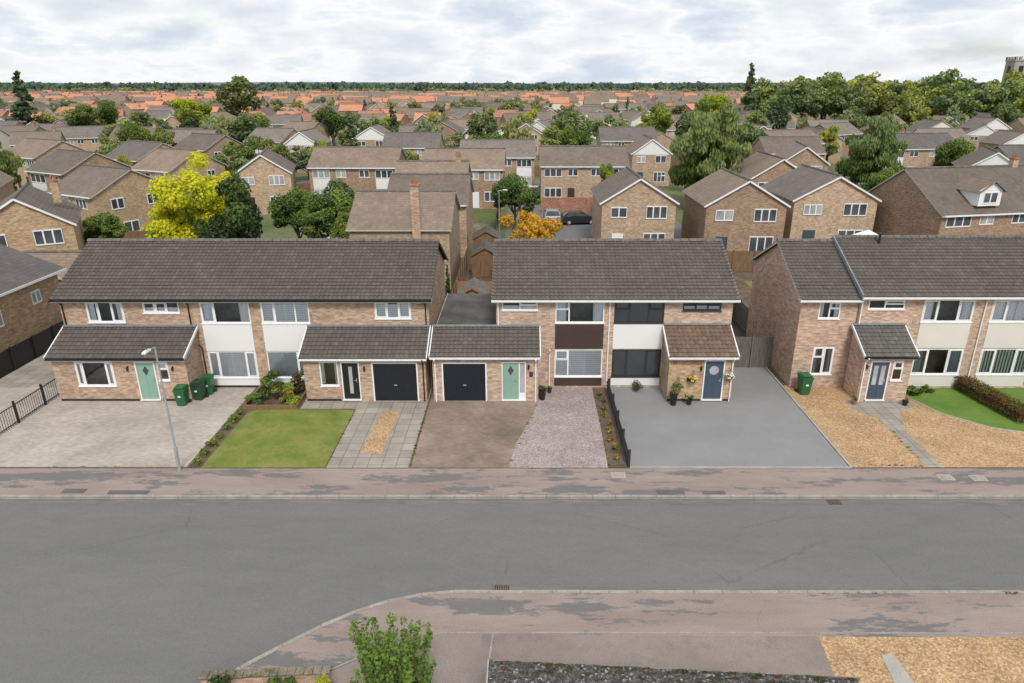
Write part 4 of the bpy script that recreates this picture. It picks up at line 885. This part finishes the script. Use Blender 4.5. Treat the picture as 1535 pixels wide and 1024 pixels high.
plant('shrub',-6.3,13.3,0,.5,.9,bm,1500,.09,'green bush behind low brick wall'); plant('shrub',-7.6,13.0,.1,.7,.75,(L_DK,L_DK,L_MD),2200,.07,'dark ivy growing behind low brick wall'); plant('shrub',-1.6,12.1,0,.6,1.5,(L_MD,L_LT,L_GG),1600,.08,'pale green bush by garage roof'); plant('shrub',-5.0,13.0,0,.35,1.1,(L_LT,L_GG,L_YL),900,.08,'variegated shrub at garden corner')
m=MB(); m.beam((-8.5,13.75,.22),(-5.2,13.95,.22),.22,.44,BR_L)
for k in range(15):
    t0,t1=k/15,(k+.94)/15; m.beam((-8.55+3.4*t0,13.75+.2*t0,.465+R.uniform(-.008,.008)),(-8.55+3.4*t1,13.75+.2*t1,.465),.26,.05,MOSSC)
m.obj('low_garden_wall',label='low brick garden wall with mossy coping',category='wall')
m=MB(); m.face([(-9.2,13.6,.007),(-5.2,13.8,.007),(-5.6,6,.007),(-9.2,6,.007)],EARTH); m.obj('garden_soil',kind='structure')
org=(3.5,9,0); h=empty('flat_roofed_garage',org,'flat roofed garage with dark mossy stone chippings','garage')
def ed(x): return 12.22-.062*(x+.8)
m=MB(org); m.prism([(-.6,6),(7.3,6),(7.3,ed(7.3)-.15),(-.6,ed(-.6)-.15)],-.1,2.45,BR_C); m.obj('wall',h)
m=MB(org); m.prism([(-.8,5.8),(7.5,5.8),(7.5,ed(7.5)),(-.8,ed(-.8))],2.45,2.56,GRAVD); m.obj('roof',h)
m=MB(org)
for k in range(12):
    a=-.8+k*.7; b=a+.69; m.beam((a,ed(a)+.012,2.52),(b,ed(b)+.012,2.52+R.uniform(-.006,.006)),.025,.10,MOSSC)
m.beam((-.82,5.8,2.53),(-.82,ed(-.82),2.53),.03,.12,CONC); m.obj('roof_edge_trim',h)
ml=[]
for _ in range(110):
    xx=g_.uniform(-.7,7.4); ml.append((xx-3.5,ed(xx)-9-.02-.35*g_.random()**2,2.57,.09,.035,.02,g_.choice([0,1])))
leafmesh('roof_moss',h,ml,2600,.03,31,mats=(L_DK,L_RD))

# ------------------------------------------------------------------ fences, sheds, furniture
def fence(x0,y0,x1,y1,hh,mat,label,z=0,gap=.01,bw=.12,posts=True,cat='fence'):
    org=((x0+x1)/2,(y0+y1)/2,z); root=empty('fence',org,label,cat); L=math.hypot(x1-x0,y1-y0); n=int(L/(bw+gap)); m=MB(org)
    ux,uy=(x1-x0)/L,(y1-y0)/L
    for k in range(n):
        a=k*(bw+gap); b=a+bw; h2=hh+R.uniform(-.012,.012)
        m.beam((x0+ux*(a+b)/2,y0+uy*(a+b)/2,z),(x0+ux*(a+b)/2,y0+uy*(a+b)/2,z+h2),bw if abs(ux)>.5 else .02,.02 if abs(ux)>.5 else bw,mat)
    for t in (.3,hh-.25): m.beam((x0-uy*.03,y0+ux*.03,z+t),(x1-uy*.03,y1+ux*.03,z+t),.04,.07,mat)
    m.obj('fence_boards',root)
    if posts:
        k=0
        while k<=L+.01:
            p=MB(org); px_,py_=x0+ux*k+uy*.05,y0+uy*k-ux*.05; p.beam((px_,py_,z),(px_,py_,z+hh+.06),.09,.09,mat); p.obj('fence_post',root); k+=1.83
    return root
fence(11.0,35.8,14.0,35.8,1.85,WOODG,'weathered grey boarded gate and fence between houses')
fence(4.38,25.05,4.38,32.7,.75,plain('black_fence_paint',(.025,.028,.03)),'low dark picket fence along driveway',gap=.10,bw=.05)
fence(-28.7,30,-28.7,43,1.3,BLACK,'black painted fence beside brick house')
fence(-4.9,41,-4.9,60,1.8,WOODB,'brown timber garden fence'); fence(-1.5,41,-1.5,62,1.8,WOODB,'brown timber garden fence'); fence(10.9,41,10.9,58,1.8,WOODG,'grey timber garden fence'); fence(14.2,41,14.2,56,1.8,WOODG,'grey timber garden fence'); fence(-4.8,47.5,-1.6,47.5,1.8,WOODO,'orange timber fence across garden')
fence(-24,60.5,-14,60.5,1.8,WOODO,'orange timber garden fence'); fence(-20,41,-20,58,1.8,WOODB,'brown timber garden fence'); fd=fence(14.2,57,32,57,1.8,WOODB,'brown timber garden fence')
for (x,y,rt) in ((-35,100,0),(-45,82,0),(-3,84,1.57),(34,92,0),(48,84,1.57),(-30,128,0),(5,122,0),(40,122,0),(60,104,0),(-62,112,0),(-36,66,0)): copy_thing(fd,(x,y,-.12),rt,1,'timber fences between back gardens')
m=MB(); m.box(2.3,10,86,86.25,-.13,1.8,BR_R); m.obj('brick_garden_wall',label='red brick garden wall beside parking court',category='wall')
org=(-24,29,0); root=empty('railing',org,'black metal railing beside paved driveway','railing'); m=MB(org)
for k in range(52): m.cyl((-24,25.2+k*.15,0),(-24,25.2+k*.15,1.0),.012,.012,BLACK,5,False)
m.beam((-24,25.1,.95),(-24,33,.95),.03,.04,BLACK); m.beam((-24,25.1,.12),(-24,33,.12),.03,.04,BLACK); m.obj('railing_bars',root)
for k in range(5): m=MB(org); y=25.1+k*1.95; m.box(-24.04,-23.96,y-.04,y+.04,0,1.15,BLACK); m.obj('railing_post',root)
def shed(x,y,w,d,hh,mat,label,roof=FELT,name='shed'):
    org=(x,y,0); r=empty(name,org,label,'shed'); m=MB(org); x0,x1=x-w/2,x+w/2
    n=int(hh/.14)
    for k in range(n): m.box(x0-(k%2)*.004,x1+(k%2)*.004,y-(k%2)*.004,y+d,k*hh/n,(k+1)*hh/n-.01,mat)
    m.face([(x0,y,hh-.02),(x1,y,hh-.02),(x,y,hh+w*.27)],mat); m.obj('wall',r)
    m=MB(org)
    for s in (-1,1): m.face([(x+s*(w/2+.1),y-.12,hh-.03),(x,y-.12,hh+w*.3),(x,y+d+.1,hh+w*.3),(x+s*(w/2+.1),y+d+.1,hh-.03)],roof)
    m.beam((x0-.1,y-.13,hh-.05),(x,y-.13,hh+w*.28),.02,.1,mat); m.beam((x1+.1,y-.13,hh-.05),(x,y-.13,hh+w*.28),.02,.1,mat); m.obj('roof',r)
    m=MB(org); m.box(x-.35,x+.35,y-.03,y-.006,.1,hh-.1,mat); m.obj('door',r)
shed(-3.4,43.2,1.9,2.4,2.0,WOODO,'orange timber garden shed with pitched roof',roof=RIDGE); shed(-3.2,55,2.2,2.6,1.9,WOODB,'brown garden shed in back garden'); shed(-16,56.5,3.6,3,2.2,WHITE,'white garden outbuilding with dark door'); shed(12.6,44,2.0,2.4,1.9,WOODG,'grey garden shed behind fence'); shed(12,50,2.2,2.4,1.9,WOODB,'brown garden shed in back garden'); shed(-3.4,61,2.4,2.4,2.0,WOODB,'brown garden shed in back garden')
def conservatory(x,y,r,hh,label):
    org=(x,y,0); root=empty('conservatory',org,label,'conservatory'); n=8; m=MB(org); g=MB(org)
    P=[(x+r*math.cos(2*math.pi*k/n+.39),y+r*math.sin(2*math.pi*k/n+.39)) for k in range(n)]; ap=(x,y,hh+r*.45)
    for k in range(n):
        a,b=P[k],P[(k+1)%n]; m.beam((*a,0),(*a,hh),.1,.1,WHITE); m.beam((*a,hh),(*b,hh),.1,.1,WHITE); m.beam((*a,hh),ap,.09,.07,WHITE)
        mid=((a[0]+b[0])/2,(a[1]+b[1])/2,hh); m.beam(mid,ap,.05,.05,WHITE); m.beam((mid[0],mid[1],0),mid,.06,.06,WHITE)
        g.face([(*a,hh+.02),(*b,hh+.02),ap],BLIND); g.face([(*a,.5),(*b,.5),(*b,hh),(*a,hh)],GLB); m.face([(*a,0),(*b,0),(*b,.5),(*a,.5)],WHITE)
    m.obj('frame',root); g.obj('glass',root)
conservatory(-27.0,47.5,2.1,3.3,'white framed conservatory with glazed pitched roof'); conservatory(26.7,52.5,2.4,3.4,'white conservatory with pyramid roof behind house')

def bin_(x,y,rot,mat,label,group=None,sc=1):
    root=empty('wheelie_bin',(x,y,0),label,'bin',group); m=MB(); w,d,hh=.27,.31,.98
    lo=[(-w*.82,-d*.75),(w*.82,-d*.75),(w*.82,d*.8),(-w*.82,d*.8)]; hi=[(-w,-d),(w,-d),(w,d),(-w,d)]
    for k in range(4):
        a,b=lo[k],lo[(k+1)%4];c,e=hi[(k+1)%4],hi[k]; m.face([(*a,.06),(*b,.06),(*c,hh),(*e,hh)],mat)
    m.face([(*p,.06) for p in lo[::-1]],mat); m.box(-w-.02,w+.02,-d-.03,d+.01,hh-.06,hh-.005,mat); m.box(-.07,.07,-d+.005,-d+.06,.55,.63,WHITE); m.obj('body',root)
    l=MB(); l.face([(-w-.02,-d-.05,hh),(w+.02,-d-.05,hh),(w+.02,d+.04,hh+.1),(-w-.02,d+.04,hh+.1)],mat); l.face([(-w-.02,-d-.05,hh-.002),(-w-.02,-d-.05,hh+.0),(-w-.02,d+.04,hh+.1),(-w-.02,d+.04,hh-.002)],mat); l.face([(w+.02,-d-.05,hh-.002),(w+.02,d+.04,hh-.002),(w+.02,d+.04,hh+.1),(w+.02,-d-.05,hh)],mat); l.face([(w+.02,d+.04,hh-.002),(-w-.02,d+.04,hh-.002),(-w-.02,d+.04,hh+.1),(w+.02,d+.04,hh+.1)],mat); l.box(-w+.03,w-.03,-d+.05,d-.08,hh+.05,hh+.11,mat); l.obj('lid',root)
    hb_=MB(); hb_.cyl((-w+.02,d+.08,hh-.02),(w-.02,d+.08,hh-.02),.018,.018,mat,6); hb_.box(-w+.02,-w+.05,d,d+.09,hh-.04,hh,mat); hb_.box(w-.05,w-.02,d,d+.09,hh-.04,hh,mat); hb_.obj('handle',root)
    for s in (-1,1): q=MB(); q.cyl((s*(w-.02),d-.05,.1),(s*(w+.05),d-.05,.1),.1,.1,BLACK,12); q.obj('wheel',root)
    root.rotation_euler=(0,0,rot); root.scale=(sc,)*3; return root
G1='wheelie bins beside the house wall'
BING2=plain('dark_green_bin_plastic',(.014,.06,.028),.4,.1)
bin_(-17.12,31.0,.05,BING,'green wheelie bin in front of brick porch',G1,.92); bin_(-16.55,31.65,-.1,BING2,'dark green wheelie bin beside porch',G1,.92); bin_(-16.35,32.3,.1,BING,'green wheelie bin by downpipe',G1,.92)
bin_(14.55,32.3,.08,BING,'green wheelie bin against pink brick house'); bin_(11.4,37.2,.1,BINB,'black wheelie bin behind grey timber gate')
def pot(x,y,r,hh,mat,fm,label,n=250,ph=.45,name='potted_plant'):
    root=empty(name,(x,y,0),label,'plant pot'); m=MB(); m.cyl((0,0,0),(0,0,hh),r*.7,r,mat,12); m.cyl((0,0,hh-.05),(0,0,hh+.01),r*1.12,r*1.12,mat,12); m.obj('pot',root)
    leafmesh('foliage',root,subclumps([(0,0,hh+ph*.4,r*1.1,r*1.1,ph*.5)],7,.45,int(x*11+y),len(fm)),n,.07,int(abs(x)*9)+1,mats=fm)
pot(.95,31.6,.2,.65,BLACK,bm,'tall black planter with dark foliage by garage',60,.1); pot(1.35,32.4,.13,.3,DGREY,bm,'small dark pot by wall',60,.1)
pot(7.5,30.95,.2,.65,BLACK,(L_MD,L_LT,FLP),'tall black planter with red flowers by porch'); pot(8.3,31.0,.16,.3,BLACK,(L_MD,L_LT,FLYW),'small planter with green plant by porch'); pot(19.1,30.9,.14,.25,BLACK,(L_DK,L_MD),'small black pot beside porch door',80,.2); pot(16.6,31.0,.13,.25,TERRA,(L_DK,L_MD),'terracotta pot with foliage by porch',90,.25)
def hanging(x,y,z,fm,label):
    root=empty('hanging_basket',(x,y,z),label,'hanging basket'); m=MB(); m.beam((0,.3,.35),(0,-.02,.35),.02,.02,BLACK); m.beam((0,.3,.1),(0,.0,.33),.015,.015,BLACK); m.obj('bracket',root); b=MB(); b.cyl((0,0,-.15),(0,0,.02),.08,.18,BARK,10); b.cyl((0,0,.02),(0,0,.34),.006,.006,BLACK,4); b.obj('basket',root)
    leafmesh('flowers',root,subclumps([(0,0,.05,.24,.24,.2)],8,.45,7,len(fm)),260,.07,3,mats=fm)
hanging(8.45,31.1,1.35,(L_MD,FLYW,FLP),'hanging basket of pink and yellow flowers on porch'); hanging(7.75,31.1,.95,(L_MD,L_LT,FLW),'hanging basket with trailing green leaves'); hanging(10.25,31.1,1.5,(L_MD,FLW,FLW),'hanging basket of white flowers by door')

def lamp(x,y,hh,label,group='street lamps'):
    root=empty('street_lamp',(x,y,0),label,'street lamp',group); m=MB(); m.cyl((0,0,0),(0,0,1.1),.07,.07,STEEL,10); m.cyl((0,0,1.1),(0,0,hh),.045,.035,STEEL,10); m.cyl((0,0,hh),(0,-.4,hh+.06),.025,.025,STEEL,8); m.box(-.05,.05,-.08,-.065,.3,.9,STEEL); m.obj('pole',root,True)
    m=MB(); m.box(-.075,.075,-.82,-.38,hh+.03,hh+.09,WHITE); m.box(-.05,.05,-.75,-.45,hh+.09,hh+.12,WHITE); m.cyl((0,-.55,hh+.12),(0,-.55,hh+.17),.025,.025,DGREY); hd=m.obj('lamp_head',root)
    m=MB(); m.box(-.06,.06,-.8,-.45,hh+.01,hh+.03,GLC); m.obj('lens',hd); return root
l0=lamp(-14.35,24.75,5.5,'slim grey metal street lamp at back of pavement')
for (x,y) in ((-2.4,67),(-25.5,57.5),(15.0,78),(14,118),(33,72)): copy_thing(l0,(x,y,-.1),math.pi*.5,1,'street lamps')
def grate(x,y,w,d,z,label):
    m=MB(); m.box(x-w/2,x+w/2,y-d/2,y+d/2,z,z+.006,BLACK); n=int(w/.07)
    for k in range(n): m.box(x-w/2+k*.07+.01,x-w/2+k*.07+.045,y-d/2+.02,y+d/2-.02,z+.006,z+.018,WOODB)
    m.obj('drain_grate',label=label,category='drain')
grate(-.72,17.72,.5,.35,-.104,'rusty cast iron road drain by kerb'); grate(12.05,22.6,.5,.32,-.104,'iron road drain against the kerb')
COVER=mottle('patch_tarmac',(.10,.10,.10),(.13,.13,.13),1,30,.3)
for (x,y,w,d) in ((5.8,23.02,1.1,.3),(7.5,22.98,.9,.24),(-15.6,23.0,1.6,.25),(-17.8,23.1,.9,.3)): structure('tarmac_patch',rect(x-w/2,x+w/2,y-d/2+.1,y+d/2+.1),None,.016,COVER)
for (x,y) in ((17.3,24.2),(18.6,24.15),(3.9,24.4)):
    m=MB(); m.box(x-.3,x+.3,y-.22,y+.22,.001,.008,CONC); m.box(x-.24,x+.24,y-.16,y+.16,.008,.014,KERB); m.obj('utility_cover',label='concrete framed utility cover in pavement',category='manhole cover')
def car(x,y,rot,paint,label):
    root=empty('parked_car',(x,y,-.115),label,'car','cars parked behind the houses'); W=.88
    prof=[(-2.1,.45),(-2.08,.8),(-1.95,.95),(-1.2,1.02),(-.2,1.03),(1.0,1.0),(1.75,.9),(2.08,.7),(2.1,.4),(1.9,.25),(-1.95,.25)]
    m=MB()
    A=[(p[0],-W*(1 if p[1]<.9 else .96),p[1]) for p in prof];B=[(p[0],W*(1 if p[1]<.9 else .96),p[1]) for p in prof]
    n=len(prof)
    for k in range(n): m.face([A[k],A[(k+1)%n],B[(k+1)%n],B[k]],paint)
    m.face(A[::-1],paint); m.face(B,paint)
    r2=.68
    m.face([(-1.45,-r2,1.42),(.1,-r2,1.44),(.1,r2,1.44),(-1.45,r2,1.42)],paint)
    for s in (-1,1):
        for (a,b) in (((-1.95,.98),(-1.45,1.42)),((.98,1.0),(.1,1.44)),((-.6,1.02),(-.6,1.43))): m.beam((a[0],s*.83,a[1]),(b[0],s*r2,b[1]),.06,.06,paint)
    m.obj('body',root)
    g=MB()
    for s in (-1,1): g.face([(-1.95,s*.82,.98),(.98,s*.82,1.0),(.1,s*.67,1.43),(-1.45,s*.67,1.41)],GLB)
    g.face([(.98,-.82,1.0),(.98,.82,1.0),(.1,.67,1.43),(.1,-.67,1.43)],GLB); g.face([(-1.95,-.82,.98),(-1.95,.82,.98),(-1.45,.67,1.41),(-1.45,-.67,1.41)],GLB); g.obj('window',root)
    for s in (-1,1):
        for xx in (-1.3,1.3):
            w=MB(); w.cyl((xx,s*.72,.32),(xx,s*.9,.32),.32,.32,BLACK,14); wh=w.obj('wheel',root); q=MB(); q.cyl((xx,s*.9,.32),(xx,s*.91,.32),.2,.2,STEEL,10); q.obj('rim',wh)
        q=MB(); q.box(2.0,2.11,s*.55-.15,s*.55+.15,.62,.75,WHITE); q.obj('headlight',root); q=MB(); q.box(-2.11,-2.05,s*.62-.14,s*.62+.14,.7,.85,TERRA); q.obj('tail_light',root)
    q=MB(); q.box(-2.13,-2.1,-.26,.26,.5,.62,FLYW); q.obj('number_plate',root)
    root.rotation_euler=(0,0,rot)
P1=plain('car_paint_silver',(.4,.42,.45),.25,.02,metal=.4);P2=plain('car_paint_black',(.02,.023,.03),.2,.02);P3=plain('car_paint_white',(.65,.66,.67),.3,.02);P4=plain('car_paint_blue',(.03,.06,.14),.25,.02)
car(3.3,80.5,1.6,P1,'silver hatchback parked in residents parking court'); car(6.4,79,.12,P2,'black hatchback parked in residents parking court'); car(1.5,100,1.5,P3,'white car parked beside houses'); car(16.3,102,1.57,P2,'dark car parked on back road'); car(16.0,86,1.57,P4,'blue car parked near gabled house'); car(-33,115,.1,P3,'white car on residential road')

# ------------------------------------------------------------------ world, sun, camera
w=bpy.data.worlds.new('World'); S.world=w; w.use_nodes=True; nt=w.node_tree; bg=nt.nodes['Background']; out=nt.nodes['World Output']
sky=nd(nt,'ShaderNodeTexSky',sky_type='NISHITA'); sky.sun_disc=False; sky.sun_elevation=math.radians(48); sky.sun_rotation=math.radians(170); sky.air_density=1.2; sky.dust_density=2
nt.links.new(sky.outputs[0],bg.inputs[0]); bg.inputs[1].default_value=.15
tc=nd(nt,'ShaderNodeTexCoord'); mp=nd(nt,'ShaderNodeMapping'); mp.inputs['Scale'].default_value=(2.6,2.6,8.5); mp.inputs['Location'].default_value=(4.1,.9,1.3); nt.links.new(tc.outputs['Generated'],mp.inputs[0])
n1=noise(nt,mp.outputs[0],2.6,14,.55); n1.inputs['Distortion'].default_value=.08
cr=ramp(nt,[(.34,(.64,.71,.82)),(.42,(.78,.83,.90)),(.49,(.96,.97,.98)),(.56,(.87,.89,.925)),(.66,(.74,.78,.835)),(.8,(.64,.685,.75))]); nt.links.new(n1.outputs[0],cr.inputs[0])
b2=nd(nt,'ShaderNodeBackground'); b2.inputs[1].default_value=1.03; nt.links.new(cr.outputs[0],b2.inputs[0])
n2=noise(nt,mp.outputs[0],1.5,9,.6); fr=ramp(nt,[(.34,.6),(.44,.97)]); nt.links.new(n2.outputs[0],fr.inputs[0])
ms=nd(nt,'ShaderNodeMixShader'); nt.links.new(fr.outputs[0],ms.inputs[0]); nt.links.new(bg.outputs[0],ms.inputs[1]); nt.links.new(b2.outputs[0],ms.inputs[2]); nt.links.new(ms.outputs[0],out.inputs[0])
sd=bpy.data.lights.new('sun','SUN'); sd.energy=2.8; sd.angle=math.radians(14); sd.color=(1,.95,.87); so=bpy.data.objects.new('sun',sd); so.rotation_euler=(math.radians(42),0,math.radians(10)); so.location=(0,0,50); COL.objects.link(so)
cd=bpy.data.cameras.new('camera'); cd.lens=24; cd.sensor_width=36; cd.shift_x=-.0114; cd.clip_end=9000; cd.clip_start=.3
co=bpy.data.objects.new('camera',cd); co.location=(0,0,15.1); co.rotation_euler=(math.radians(90-20.7),0,0); COL.objects.link(co); S.camera=co
print('houses',HCNT[0]+nh,'trees',TCOUNT[0])
